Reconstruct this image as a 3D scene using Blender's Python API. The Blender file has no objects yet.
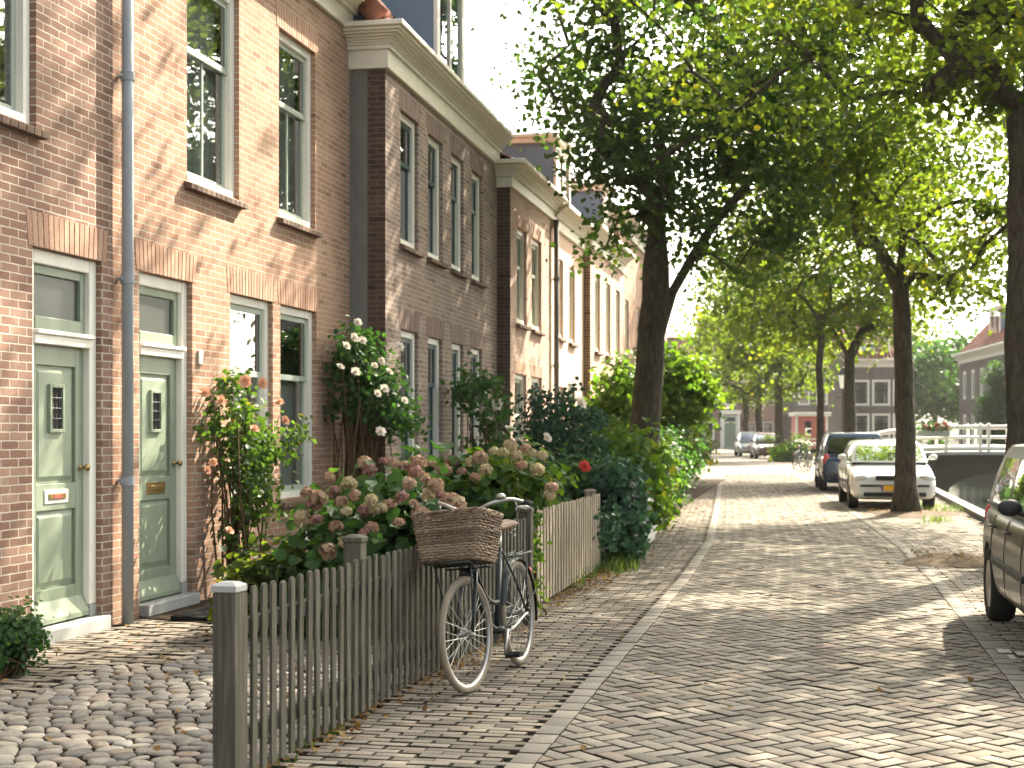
import bpy, bmesh, math, random
import numpy as np
from mathutils import Vector, Matrix, Euler
R = math.radians
SC = bpy.context.scene
COL = SC.collection
PSI = R(12.0); CP, SP = math.cos(PSI), math.sin(PSI)
F, HC, CX, HY = 1422.2, 1.55, 512.0, 431.0
SUN_AZ, SUN_EL = R(22.0), R(38.0)

def W(xc, z): return (xc*CP - z*SP, xc*SP + z*CP)
def AT(px, z): return W((px-CX)/F*z, z)              # ground position at a sight line and a depth in metres
def HT(py, z): return HC + (HY-py)/F*z

# ------------------------------------------------------------------ object helpers
def tag(o, label=None, cat=None, group=None, kind=None):
    if label: o['label'] = label
    if cat: o['category'] = cat
    if group: o['group'] = group
    if kind: o['kind'] = kind
    return o

def empty(name, loc, rz=0.0, label=None, cat=None, group=None):
    o = bpy.data.objects.new(name, None); COL.objects.link(o)
    o.location = loc; o.rotation_euler = (0, 0, rz); o.empty_display_size = .2
    return tag(o, label, cat, group)

def link(name, me, mat, parent=None, smooth=False, bevel=0.0):
    if mat:
        for m in (mat if isinstance(mat, (list, tuple)) else [mat]): me.materials.append(m)
    o = bpy.data.objects.new(name, me); COL.objects.link(o)
    if parent: o.parent = parent
    if smooth: me.polygons.foreach_set('use_smooth', np.ones(len(me.polygons), bool))
    if bevel:
        b = o.modifiers.new('bevel', 'BEVEL'); b.width = bevel; b.segments = 2; b.limit_method = 'ANGLE'; b.angle_limit = R(40)
        b.harden_normals = False
    return o

class MB:
    def __init__(s): s.v = []; s.f = []; s.r = []
    def add(s, vs, fs, r=None):
        n = len(s.v); s.v += [tuple(p) for p in vs]
        if r is None: r = random.random()
        for f in fs: s.f.append(tuple(i+n for i in f)); s.r.append(r)
        return s
    def quad(s, a, b, c, d, r=None): return s.add([a, b, c, d], [(0, 1, 2, 3)], r)
    def box(s, x0, x1, y0, y1, z0, z1, M=None, r=None):
        vs = [Vector(p) for p in ((x0,y0,z0),(x1,y0,z0),(x1,y1,z0),(x0,y1,z0),(x0,y0,z1),(x1,y0,z1),(x1,y1,z1),(x0,y1,z1))]
        if M is not None: vs = [M @ p for p in vs]
        return s.add(vs, [(3,2,1,0),(4,5,6,7),(0,1,5,4),(1,2,6,5),(2,3,7,6),(3,0,4,7)], r)
    def prism(s, prof, x0, x1, r=None):
        """profile of (y, z) pushed along x"""
        n = len(prof)
        vs = [(x0, y, z) for y, z in prof] + [(x1, y, z) for y, z in prof]
        fs = [tuple(range(n-1, -1, -1)), tuple(range(n, 2*n))] + [(i, (i+1) % n, n+(i+1) % n, n+i) for i in range(n)]
        return s.add(vs, fs, r)
    def tube(s, pts, rad, n=8, cap=True, r=None, closed=False):
        pts = [Vector(p) for p in pts]; m = len(pts)
        if not hasattr(rad, '__len__'): rad = [rad]*m
        vs = []; up = Vector((0.13, 0.31, 1)).normalized(); prev = None
        for i, p in enumerate(pts):
            if closed: d = pts[(i+1) % m]-pts[i-1]
            else: d = pts[min(i+1, m-1)]-pts[max(i-1, 0)]
            if d.length < 1e-9: d = Vector((0, 0, 1))
            d.normalize()
            if prev is None:
                a = d.cross(up)
                if a.length < 1e-3: a = d.cross(Vector((1, 0, 0)))
            else: a = prev - d*prev.dot(d)
            a.normalize(); prev = a; b = d.cross(a)
            for k in range(n):
                t = 2*math.pi*k/n; vs.append(p + (a*math.cos(t)+b*math.sin(t))*rad[i])
        fs = []
        for i in range(m if closed else m-1):
            j = (i+1) % m
            for k in range(n): fs.append((i*n+k, i*n+(k+1) % n, j*n+(k+1) % n, j*n+k))
        if cap and not closed: fs += [tuple(range(n-1, -1, -1)), tuple((m-1)*n+k for k in range(n))]
        return s.add(vs, fs, r)
    def lathe(s, prof, n=24, M=None, r=None):
        """profile of (radius, z) turned about z, then moved by M"""
        vs = []
        for rr, z in prof:
            for k in range(n):
                t = 2*math.pi*k/n; p = Vector((rr*math.cos(t), rr*math.sin(t), z)); vs.append(M @ p if M else p)
        fs = [(i*n+k, i*n+(k+1) % n, (i+1)*n+(k+1) % n, (i+1)*n+k) for i in range(len(prof)-1) for k in range(n)]
        return s.add(vs, fs, r)
    def ball(s, c, rx, ry, rz, n=12, m=8, M=None, r=None):
        c = Vector(c); vs = []
        for i in range(m+1):
            ph = math.pi*i/m
            for k in range(n):
                t = 2*math.pi*k/n
                p = Vector((rx*math.sin(ph)*math.cos(t), ry*math.sin(ph)*math.sin(t), rz*math.cos(ph)))
                vs.append(c + (M @ p if M else p))
        fs = [(i*n+k, (i+1)*n+k, (i+1)*n+(k+1) % n, i*n+(k+1) % n) for i in range(m) for k in range(n)]
        return s.add(vs, fs, r)
    def build(s, name, mat, parent=None, smooth=False, bevel=0.0):
        me = bpy.data.meshes.new(name); me.from_pydata(s.v, [], s.f); me.update()
        at = me.attributes.new('rnd', 'FLOAT', 'FACE'); at.data.foreach_set('value', np.array(s.r, np.float32))
        return link(name, me, mat, parent, smooth, bevel)

def np_mesh(name, V, Q, rnd):
    """V (n,3) and quads Q (m,4) with one random number per face"""
    me = bpy.data.meshes.new(name)
    me.vertices.add(len(V)); me.vertices.foreach_set('co', np.asarray(V, np.float32).ravel())
    me.loops.add(Q.size); me.loops.foreach_set('vertex_index', np.asarray(Q, np.int32).ravel())
    me.polygons.add(len(Q)); me.polygons.foreach_set('loop_start', np.arange(0, Q.size, 4, dtype=np.int32))
    at = me.attributes.new('rnd', 'FLOAT', 'FACE'); at.data.foreach_set('value', np.asarray(rnd, np.float32))
    me.update(calc_edges=True); me.validate()
    return me

def copy_tree(o, parent=None):
    c = o.copy(); COL.objects.link(c); c.parent = parent
    for ch in list(o.children): copy_tree(ch, c)
    return c

# ------------------------------------------------------------------ materials
class NT:
    def __init__(s, name):
        s.m = bpy.data.materials.new(name); s.m.use_nodes = True; s.t = s.m.node_tree; s.t.nodes.clear()
        s.out = s.n('ShaderNodeOutputMaterial')
    def n(s, t, **kw):
        nd = s.t.nodes.new(t)
        for k, v in kw.items(): setattr(nd, k, v)
        return nd
    def l(s, a, b): s.t.links.new(a, b)
    def set(s, nd, **kw):
        for k, v in kw.items():
            sk = nd.inputs[k.replace('_', ' ')]
            if isinstance(v, bpy.types.NodeSocket): s.l(v, sk)
            else: sk.default_value = v
        return nd
    def obj(s): return s.n('ShaderNodeTexCoord').outputs['Object']
    def math(s, op, a, b=0.0, c=None, clamp=False):
        nd = s.n('ShaderNodeMath', operation=op); nd.use_clamp = clamp
        for i, v in enumerate((a, b) if c is None else (a, b, c)):
            if isinstance(v, bpy.types.NodeSocket): s.l(v, nd.inputs[i])
            else: nd.inputs[i].default_value = v
        return nd.outputs[0]
    def mix(s, fac, a, b, mode='MIX'):
        nd = s.n('ShaderNodeMix', data_type='RGBA', blend_type=mode)
        for i, v in ((0, fac), (6, a), (7, b)):
            if isinstance(v, bpy.types.NodeSocket): s.l(v, nd.inputs[i])
            elif i == 0: nd.inputs[i].default_value = v
            else: nd.inputs[i].default_value = (*v, 1) if len(v) == 3 else v
        return nd.outputs[2]
    def noise(s, vec, scale, detail=4, rough=.55, dim='3D'):
        nd = s.n('ShaderNodeTexNoise'); nd.noise_dimensions = dim
        if vec is not None: s.l(vec, nd.inputs['Vector'])
        nd.inputs['Scale'].default_value = scale; nd.inputs['Detail'].default_value = detail; nd.inputs['Roughness'].default_value = rough
        return nd
    def ramp(s, fac, *stops):
        nd = s.n('ShaderNodeValToRGB'); s.l(fac, nd.inputs[0]); e = nd.color_ramp.elements
        while len(e) < len(stops): e.new(.5)
        for i, (p, c) in enumerate(stops):
            e[i].position = p; e[i].color = (*c, 1) if hasattr(c, '__len__') else (c, c, c, 1)
        return nd.outputs[0]
    def bump(s, h, strength=.4, dist=.01, normal=None):
        nd = s.n('ShaderNodeBump'); nd.inputs['Strength'].default_value = strength; nd.inputs['Distance'].default_value = dist
        s.l(h, nd.inputs['Height'])
        if normal is not None: s.l(normal, nd.inputs['Normal'])
        return nd.outputs[0]
    def scale(s, vec, sc, loc=(0, 0, 0)):
        nd = s.n('ShaderNodeMapping'); s.l(vec, nd.inputs['Vector']); nd.inputs['Scale'].default_value = sc; nd.inputs['Location'].default_value = loc
        return nd.outputs[0]
    def rnd(s): return s.n('ShaderNodeAttribute', attribute_name='rnd').outputs['Fac']
    def pbsdf(s, color, rough=.6, normal=None, spec=.4, metal=0.0, coat=0.0):
        p = s.n('ShaderNodeBsdfPrincipled')
        for k, v in (('Base Color', color), ('Roughness', rough), ('Metallic', metal), ('Specular IOR Level', spec), ('Coat Weight', coat)):
            if isinstance(v, bpy.types.NodeSocket): s.l(v, p.inputs[k])
            elif k == 'Base Color': p.inputs[k].default_value = (*v, 1)
            else: p.inputs[k].default_value = v
        if normal is not None: s.l(normal, p.inputs['Normal'])
        return p.outputs[0]
    def done(s, sh): s.l(sh, s.out.inputs['Surface']); return s.m

def mat_paint(name, c, rough=.45, dirt=.25, spec=.4, metal=0.0, coat=0.0, bump=.12, streak=True):
    t = NT(name); o = t.obj()
    n1 = t.noise(t.scale(o, (3, 3, 1.2 if streak else 3)), 2.2, 6, .65).outputs[0]
    n2 = t.noise(o, 34, 3).outputs[0]
    dk = tuple(x*.62 for x in c)
    col = t.mix(t.math('MULTIPLY', t.ramp(n1, (.38, 0.0), (.72, 1.0)), dirt), c, dk)
    col = t.mix(t.math('MULTIPLY', t.ramp(n2, (.55, 0.0), (.75, 1.0)), dirt*.5), col, dk)
    rg = t.math('ADD', t.math('MULTIPLY', n1, .2), rough-.1)
    return t.done(t.pbsdf(col, rg, t.bump(n2, bump, .003), spec, metal, coat))

def mat_plain(name, c, rough=.5, spec=.4, metal=0.0, coat=0.0):
    t = NT(name); n1 = t.noise(t.obj(), 25, 4).outputs[0]
    return t.done(t.pbsdf(t.mix(t.math('MULTIPLY', n1, .35), c, tuple(x*.65 for x in c)), t.math('ADD', t.math('MULTIPLY', n1, .12), rough-.06), None, spec, metal, coat))

def mat_brick(name, c1, c2, c3, mortar, bw=.215, bh=.062, jt=.010, light=.16, off=(0, 0)):
    """running brick, laid along x+y so that it turns a corner"""
    t = NT(name); o = t.obj()
    sx = t.n('ShaderNodeSeparateXYZ'); t.l(o, sx.inputs[0])
    wob = t.noise(o, 9, 2).outputs[0]; wob2 = t.noise(t.scale(o, (1, 1, 1), (7, 3, 5)), 11, 2).outputs[0]
    u = t.math('ADD', t.math('ADD', sx.outputs[0], sx.outputs[1]), t.math('MULTIPLY', wob, .016))
    z = t.math('ADD', sx.outputs[2], t.math('MULTIPLY', wob2, .012))
    cv = t.n('ShaderNodeCombineXYZ'); t.l(u, cv.inputs[0]); t.l(z, cv.inputs[1])
    cm = t.scale(cv.outputs[0], (1, 1, 1), (off[0], off[1], 0))
    br = t.n('ShaderNodeTexBrick'); t.l(cm, br.inputs['Vector'])
    br.offset = .5; br.inputs['Scale'].default_value = 1
    br.inputs['Brick Width'].default_value = bw; br.inputs['Row Height'].default_value = bh
    br.inputs['Mortar Size'].default_value = jt*.5; br.inputs['Mortar Smooth'].default_value = .35; br.inputs['Bias'].default_value = 0
    br.inputs['Color1'].default_value = (0, 0, 0, 1); br.inputs['Color2'].default_value = (1, 1, 1, 1); br.inputs['Mortar'].default_value = (.5, .5, .5, 1)
    per = t.n('ShaderNodeSeparateColor'); t.l(br.outputs['Color'], per.inputs[0]); pr = per.outputs[0]
    col = t.ramp(pr, (0.0, c2), (.45, c1), (.8, c3), (1.0, tuple(x*.62 for x in c2)))
    fine = t.noise(o, 60, 5, .7).outputs[0]; big = t.noise(o, .9, 5, .6).outputs[0]
    col = t.mix(t.math('MULTIPLY', fine, .55), col, tuple(x*.55 for x in c1))
    col = t.mix(t.math('MULTIPLY', t.ramp(big, (.4, 0.0), (.7, 1.0)), .35), col, tuple(x*.6 for x in c2))
    efl = t.noise(t.scale(o, (1, 1, .6)), 3.3, 6, .75).outputs[0]
    col = t.mix(t.math('MULTIPLY', t.ramp(efl, (.56, 0.0), (.72, 1.0)), light), col, tuple(min(1, x*1.1+.1) for x in mortar))
    damp = t.n('ShaderNodeMapRange'); t.l(t.math('ADD', sx.outputs[2], t.math('MULTIPLY', efl, .9)), damp.inputs[0])
    damp.inputs[1].default_value = .45; damp.inputs[2].default_value = 1.15; damp.inputs[3].default_value = .35; damp.inputs[4].default_value = 0
    mo = t.mix(t.math('MULTIPLY', fine, .6), mortar, tuple(x*.55 for x in mortar))
    mo = t.mix(t.math('MULTIPLY', t.ramp(big, (.45, 0.0), (.65, 1.0)), .4), mo, tuple(x*.5 for x in mortar))
    col = t.mix(br.outputs['Fac'], col, mo)
    col = t.mix(damp.outputs[0], col, (.09, .085, .06))
    h = t.math('ADD', t.math('SUBTRACT', 1, br.outputs['Fac']), t.math('MULTIPLY', fine, .35))
    h = t.math('ADD', h, t.math('MULTIPLY', pr, .3))
    return t.done(t.pbsdf(col, .88, t.bump(h, .75, .008), .1))

def mat_rnd(name, stops, rough=.85, noise_scale=40, dark=.5, amt=.5, bump=.35, bd=.006, spec=.25, patch=None):
    """colour chosen per piece from its random number, with worn patches over it"""
    t = NT(name); o = t.obj()
    col = t.ramp(t.rnd(), *stops)
    n1 = t.noise(o, noise_scale, 6, .7).outputs[0]; n2 = t.noise(o, .8, 5).outputs[0]
    col = t.mix(t.math('MULTIPLY', t.ramp(n1, (.35, 0.0), (.75, 1.0)), amt), col, tuple(x*dark for x in stops[0][1]))
    if patch: col = t.mix(t.math('MULTIPLY', t.ramp(n2, (.48, 0.0), (.66, 1.0)), patch[1]), col, patch[0])
    return t.done(t.pbsdf(col, rough, t.bump(n1, bump, bd), spec))

def mat_leaf(name, a, b, c, trans=.5, tint=(1.9, 1.75, .9), rough=.55):
    t = NT(name)
    col = t.ramp(t.rnd(), (0.0, a), (.55, b), (.88, b), (1.0, c))
    n = t.noise(t.obj(), 3.5, 3).outputs[0]
    col = t.mix(t.math('MULTIPLY', n, .45), col, tuple(x*.6 for x in a))
    p = t.pbsdf(col, rough, None, .2)
    tr = t.n('ShaderNodeBsdfTranslucent')
    tc = t.mix(1.0, col, tint, 'MULTIPLY'); t.l(tc, tr.inputs[0])
    mx = t.n('ShaderNodeMixShader'); mx.inputs[0].default_value = trans; t.l(p, mx.inputs[1]); t.l(tr.outputs[0], mx.inputs[2])
    return t.done(mx.outputs[0])

def mat_glass(name, tint=(.75, .82, .8), refl=.12, frost=0.0):
    t = NT(name)
    tr = t.n('ShaderNodeBsdfTransparent'); tr.inputs[0].default_value = (*tint, 1)
    g = t.n('ShaderNodeBsdfGlossy'); g.inputs['Roughness'].default_value = .28 if frost else .015; g.inputs['Color'].default_value = (.95, .97, 1, 1)
    o = t.obj(); t.l(t.bump(t.noise(o, 2.2, 2).outputs[0], .05, .02), g.inputs['Normal'])
    fr = t.n('ShaderNodeFresnel'); fr.inputs[0].default_value = 1.5
    mx = t.n('ShaderNodeMixShader'); t.l(t.math('ADD', t.math('MULTIPLY', fr.outputs[0], .45 if frost else 1.5), refl, clamp=True), mx.inputs[0])
    base = tr.outputs[0]
    if frost:
        d = t.n('ShaderNodeBsdfTranslucent'); d2 = t.n('ShaderNodeBsdfDiffuse')
        cc = t.mix(t.noise(o, 160, 2).outputs[0], (.10, .13, .10), (.5, .55, .48))
        t.l(cc, d.inputs[0]); t.l(cc, d2.inputs[0])
        m2 = t.n('ShaderNodeMixShader'); m2.inputs[0].default_value = .5; t.l(d.outputs[0], m2.inputs[1]); t.l(d2.outputs[0], m2.inputs[2])
        m3 = t.n('ShaderNodeMixShader'); m3.inputs[0].default_value = frost; t.l(base, m3.inputs[1]); t.l(m2.outputs[0], m3.inputs[2]); base = m3.outputs[0]
    t.l(base, mx.inputs[1]); t.l(g.outputs[0], mx.inputs[2])
    return t.done(mx.outputs[0])

def mat_wood(name, a, b, green=.25):
    t = NT(name); o = t.obj()
    g = t.noise(t.scale(o, (26, 26, 1.3)), 1.6, 6, .65).outputs[0]
    col = t.ramp(g, (.3, tuple(x*.5 for x in a)), (.5, a), (.7, b))
    col = t.mix(t.math('MULTIPLY', t.rnd(), .45), col, tuple(x*.55 for x in a))
    n2 = t.noise(o, 2.4, 5, .6).outputs[0]
    col = t.mix(t.math('MULTIPLY', t.ramp(n2, (.45, 0.0), (.7, 1.0)), green), col, (.06, .075, .035))
    return t.done(t.pbsdf(col, .9, t.bump(g, .5, .004), .15))

def mat_bark(name):
    t = NT(name); o = t.obj()
    v = t.n('ShaderNodeTexVoronoi'); t.l(t.scale(o, (9, 9, 2.2)), v.inputs['Vector']); v.inputs['Scale'].default_value = 1.6
    n = t.noise(t.scale(o, (6, 6, 1.6)), 3, 6, .7).outputs[0]
    h = t.math('ADD', t.math('MULTIPLY', v.outputs['Distance'], .7), n)
    col = t.ramp(n, (.3, (.022, .018, .013)), (.55, (.070, .058, .043)), (.75, (.13, .112, .084)))
    col = t.mix(t.math('MULTIPLY', t.ramp(t.noise(o, 1.7, 4).outputs[0], (.5, 0.0), (.7, 1.0)), .4), col, (.06, .075, .03))
    return t.done(t.pbsdf(col, .95, t.bump(h, .9, .03), .15))

def mat_ground(name, a, b, scale=2.0, bump=.4, bd=.02):
    t = NT(name); o = t.obj()
    n = t.noise(o, scale, 7, .65).outputs[0]; f = t.noise(o, scale*22, 4, .7).outputs[0]
    col = t.mix(t.ramp(n, (.35, 0.0), (.68, 1.0)), a, b)
    col = t.mix(t.math('MULTIPLY', f, .5), col, tuple(x*.5 for x in a))
    return t.done(t.pbsdf(col, .97, t.bump(f, bump, bd), .05))

def mat_water(name):
    t = NT(name); o = t.obj()
    n = t.noise(t.scale(o, (1.4, .7, 1)), 2.4, 4).outputs[0]
    return t.done(t.pbsdf((.022, .03, .022), .05, t.bump(n, .25, .05), .5))

M = {}
M['brick_orange'] = mat_brick('orange_pink_brick', (.43, .255, .17), (.36, .195, .125), (.48, .30, .21), (.58, .50, .405), jt=.0125, light=.22)
M['brick_red'] = mat_brick('dark_red_brick', (.31, .185, .135), (.23, .13, .095), (.39, .25, .185), (.62, .53, .43), jt=.0125, light=.2)
M['brick_brown'] = mat_brick('grey_brown_brick', (.285, .21, .17), (.22, .155, .125), (.34, .255, .205), (.50, .44, .38), jt=.012)
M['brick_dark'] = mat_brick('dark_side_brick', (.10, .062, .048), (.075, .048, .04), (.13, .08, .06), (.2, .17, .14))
M['brick_pink'] = mat_brick('pale_pink_brick', (.54, .37, .285), (.48, .315, .235), (.58, .41, .32), (.60, .50, .41), light=.3)
M['render_pink'] = mat_paint('salmon_render', (.58, .40, .31), .85, .22, .2)
M['brick_far'] = mat_brick('grey_far_brick', (.20, .17, .16), (.17, .14, .13), (.24, .2, .18), (.3, .27, .25))
M['brick_rose'] = mat_brick('rose_far_brick', (.33, .21, .18), (.28, .17, .15), (.38, .25, .21), (.4, .33, .3))
M['soldier'] = mat_rnd('arch_brick', ((0.0, (.36, .20, .13)), (.5, (.43, .26, .175)), (1.0, (.49, .31, .22))), noise_scale=70, amt=.5)
M['soldier_red'] = mat_rnd('red_arch_brick', ((0.0, (.32, .18, .125)), (.5, (.40, .24, .165)), (1.0, (.46, .30, .21))), noise_scale=70)
M['soldier_brown'] = mat_rnd('brown_arch_brick', ((0.0, (.18, .125, .10)), (.5, (.225, .16, .13)), (1.0, (.26, .19, .155))), noise_scale=70)
M['cream'] = mat_paint('cream_paint', (.74, .69, .57), .45, .3)
M['white'] = mat_paint('white_paint', (.80, .765, .675), .42, .3)
M['sash'] = mat_paint('grey_green_sash_paint', (.37, .42, .35), .4, .2)
M['sash_dark'] = mat_paint('dark_teal_sash_paint', (.035, .075, .07), .35, .2)
M['door_green'] = mat_paint('sage_green_door_paint', (.235, .28, .20), .40, .38)
M['stone'] = mat_paint('bluish_step_stone', (.36, .36, .34), .8, .5, .25, bump=.4)
M['plaster'] = mat_paint('grey_plaster', (.17, .165, .15), .9, .6, .2, bump=.5)
M['sill_brick'] = mat_rnd('sill_tile', ((0.0, (.13, .085, .06)), (1.0, (.20, .13, .09))), noise_scale=50)
M['zinc'] = mat_paint('weathered_zinc', (.30, .325, .345), .55, .4, .35, 0.0)
M['slate'] = mat_paint('blue_grey_dormer_lead', (.15, .22, .30), .55, .3)
M['tile'] = mat_rnd('red_clay_tile', ((0.0, (.17, .065, .045)), (.5, (.26, .10, .065)), (1.0, (.33, .15, .095))), noise_scale=30, patch=((.10, .08, .06), .5))
M['glass'] = mat_glass('window_glass', (.78, .84, .81), .11)
M['frost'] = mat_glass('frosted_glass', (.45, .5, .44), .02, .3)
M['curtain'] = mat_plain('grey_curtain', (.72, .72, .66), .9, .1)
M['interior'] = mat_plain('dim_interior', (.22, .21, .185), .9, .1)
M['brass'] = mat_plain('old_brass', (.36, .24, .10), .35, .5, .9)
M['iron'] = mat_plain('black_iron', (.025, .025, .026), .5, .4)
M['steel'] = mat_plain('dull_chrome', (.40, .385, .35), .38, .5, .85)
M['enamel'] = mat_plain('ivory_enamel', (.7, .67, .58), .4)
M['sticker'] = mat_plain('red_sticker', (.42, .07, .05), .6)
M['mat'] = mat_ground('coarse_black_mat', (.012, .012, .013), (.03, .03, .03), 8)
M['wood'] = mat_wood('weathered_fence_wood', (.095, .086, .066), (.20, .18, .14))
M['wood_sunlit'] = mat_wood('sunny_fence_wood', (.30, .25, .18), (.44, .37, .27), .15)  # brighter copy of the fence wood, sunlight put into its colour
M['bark'] = mat_bark('grey_brown_bark')
M['stem'] = mat_plain('woody_stem', (.09, .055, .03), .9, .1)
M['paver'] = mat_rnd('road_clinker', ((0.0, (.15, .135, .112)), (.35, (.23, .205, .168)), (.7, (.295, .262, .212)), (1.0, (.225, .178, .14))), .95, 55, .5, .5, .45, .005, .07, ((.21, .188, .14), .4))
M['paver2'] = mat_rnd('pavement_clinker', ((0.0, (.145, .128, .105)), (.4, (.225, .198, .162)), (.75, (.295, .255, .205)), (1.0, (.21, .162, .127))), .95, 55, .5, .55, .45, .005, .07, ((.15, .132, .098), .4))
M['band'] = mat_rnd('gutter_brick', ((0.0, (.20, .18, .15)), (1.0, (.285, .255, .21))), .95, 55, .5, .4, .35, .006, .07)
M['cobble'] = mat_rnd('field_cobble', ((0.0, (.12, .112, .098)), (.3, (.20, .182, .155)), (.6, (.29, .26, .212)), (.85, (.235, .187, .145)), (1.0, (.17, .17, .165))), .7, 26, .55, .5, .45, .012, .35)
M['whiteblock'] = mat_rnd('white_marking_block', ((0.0, (.48, .46, .41)), (1.0, (.56, .54, .48))), .8, 55)
M['joint'] = mat_ground('sandy_joint', (.018, .015, .011), (.045, .036, .027), 3)
M['joint_dirt'] = mat_ground('dirt_in_joints', (.032, .028, .021), (.065, .055, .041), 5)
M['cap_stone'] = mat_paint('worn_cap_stone', (.17, .16, .14), .85, .5, .2, bump=.4)
M['spoke'] = mat_plain('dull_spoke_wire', (.34, .33, .31), .4, .4, .7)
M['soil'] = mat_ground('garden_soil', (.035, .025, .017), (.07, .05, .034), 3)
M['earth'] = mat_ground('trodden_earth', (.085, .062, .042), (.165, .125, .086), 4)
M['farground'] = mat_ground('far_paving', (.18, .16, .131), (.25, .222, .18), .7)
M['water'] = mat_water('canal_water')
M['quay'] = mat_brick('old_quay_brick', (.055, .05, .044), (.04, .038, .034), (.075, .068, .058), (.08, .075, .065))
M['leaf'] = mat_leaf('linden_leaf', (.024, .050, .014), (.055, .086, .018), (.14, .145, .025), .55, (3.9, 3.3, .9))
M['leaf_shaded'] = mat_leaf('shaded_linden_leaf', (.018, .043, .017), (.034, .068, .021), (.09, .115, .022), .42, (3.2, 3.0, .9))  # darker copy of the linden leaf, shadow side put into its colour
M['leaf_dark'] = mat_leaf('deep_green_leaf', (.028, .070, .022), (.046, .102, .028), (.075, .13, .03), .35, (2.0, 2.2, .9))
M['leaf_blue'] = mat_leaf('bluish_ivy_leaf', (.022, .055, .035), (.035, .08, .045), (.06, .11, .06), .3, (1.6, 1.8, 1.2))
M['leaf_lime'] = mat_leaf('yellow_green_leaf', (.042, .100, .018), (.075, .138, .022), (.17, .19, .03), .48, (2.4, 2.1, .7))
M['leaf_rose'] = mat_leaf('rose_leaf', (.035, .075, .02), (.06, .115, .025), (.22, .16, .03), .45, (2.2, 2.1, .8))
M['leaf_dry'] = mat_leaf('fallen_leaf', (.16, .085, .03), (.24, .15, .055), (.33, .25, .09), .25, (1.2, 1.1, .8), .8)
M['grass'] = mat_leaf('grass_blade', (.05, .10, .02), (.09, .15, .03), (.2, .2, .06), .4)
M['hyd_pink'] = mat_leaf('dusty_pink_floret', (.36, .21, .14), (.46, .32, .205), (.50, .46, .27), .3, (1.1, 1.05, 1))
M['hyd_cream'] = mat_leaf('cream_green_floret', (.44, .40, .20), (.52, .42, .26), (.52, .33, .22), .3, (1.1, 1.05, 1))
M['hyd_plum'] = mat_leaf('plum_floret', (.28, .14, .12), (.36, .21, .165), (.42, .30, .2), .3, (1.1, 1.05, 1))
M['rose_white'] = mat_leaf('ivory_petal', (.74, .66, .54), (.80, .74, .64), (.80, .58, .48), .3, (1.1, 1.05, 1), .6)
M['rose_salmon'] = mat_leaf('salmon_petal', (.70, .36, .22), (.76, .46, .30), (.78, .58, .42), .3, (1.1, 1.05, 1), .6)
M['petal_red'] = mat_leaf('red_petal', (.45, .04, .03), (.55, .06, .04), (.6, .1, .06), .3, (1.1, 1, 1), .6)
M['wicker'] = mat_rnd('brown_wicker', ((0.0, (.13, .09, .058)), (.5, (.23, .165, .11)), (1.0, (.36, .27, .18))), .7, 90, .5, .5, .4, .003)
M['bike_paint'] = mat_plain('dark_green_bike_paint', (.010, .017, .016), .38, .4, 0, .15)
M['tyre_cream'] = mat_paint('dusty_cream_tyre', (.23, .19, .14), .9, .5, .15)
M['rubber'] = mat_plain('black_rubber', (.018, .017, .016), .85, .2)
M['leather'] = mat_plain('brown_leather', (.20, .115, .07), .45, .4)
M['car_white'] = mat_plain('white_car_paint', (.70, .69, .65), .22, .5, .0, .8)
M['car_brown'] = mat_plain('dark_brown_metallic_paint', (.045, .029, .022), .34, .35, .0, .25)
M['car_blue'] = mat_plain('dark_blue_car_paint', (.014, .040, .085), .25, .5, .0, .7)
M['car_silver'] = mat_plain('silver_car_paint', (.40, .40, .39), .25, .5, .6, .8)
M['car_red'] = mat_plain('maroon_car_paint', (.16, .10, .09), .25, .5, .3, .8)
M['car_glass'] = mat_glass('car_glass', (.30, .36, .34), .10)
M['plastic'] = mat_plain('black_plastic', (.02, .02, .021), .55, .35)
M['lamp_clear'] = mat_plain('clear_lamp_glass', (.62, .63, .62), .08, .6, .5, .6)
M['lamp_red'] = mat_plain('red_lamp_glass', (.50, .03, .02), .15, .6, 0, .6)
M['plate_yellow'] = mat_plain('yellow_number_plate', (.80, .42, .02), .5)
M['plate_blue'] = mat_plain('blue_plate_strip', (.03, .08, .45), .5)
M['kiosk_red'] = mat_paint('faded_red_board', (.50, .17, .13), .6, .3)
M['wood_plank'] = mat_wood('bridge_plank', (.20, .18, .15), (.3, .27, .23))
M['opal'] = mat_plain('opal_lantern_glass', (.72, .72, .68), .3, .5)
random.seed(5); np.random.seed(5)
def house_root(name, X, Y, ang, label):
    return empty(name, (X, Y, 0), math.pi/2 - R(ang), label, 'house')

def wall_holes(mb, u0, u1, z0, z1, holes, y=0.0, deep=.16):
    us = sorted({u0, u1, *[h[0] for h in holes], *[h[1] for h in holes]})
    zs = sorted({z0, z1, *[h[2] for h in holes], *[h[3] for h in holes]})
    us = [u for u in us if u0 <= u <= u1]; zs = [z for z in zs if z0 <= z <= z1]
    for a, b in zip(us, us[1:]):
        for c, d in zip(zs, zs[1:]):
            um, zm = (a+b)/2, (c+d)/2
            if any(h[0] < um < h[1] and h[2] < zm < h[3] for h in holes): continue
            mb.quad((a, y, c), (b, y, c), (b, y, d), (a, y, d))
    for a, b, c, d in holes:
        mb.quad((b, y, c), (b, y+deep, c), (b, y+deep, d), (b, y, d)); mb.quad((a, y+deep, c), (a, y, c), (a, y, d), (a, y+deep, d))
        mb.quad((a, y, d), (b, y, d), (b, y+deep, d), (a, y+deep, d)); mb.quad((a, y+deep, c), (b, y+deep, c), (b, y, c), (a, y, c))

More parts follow.
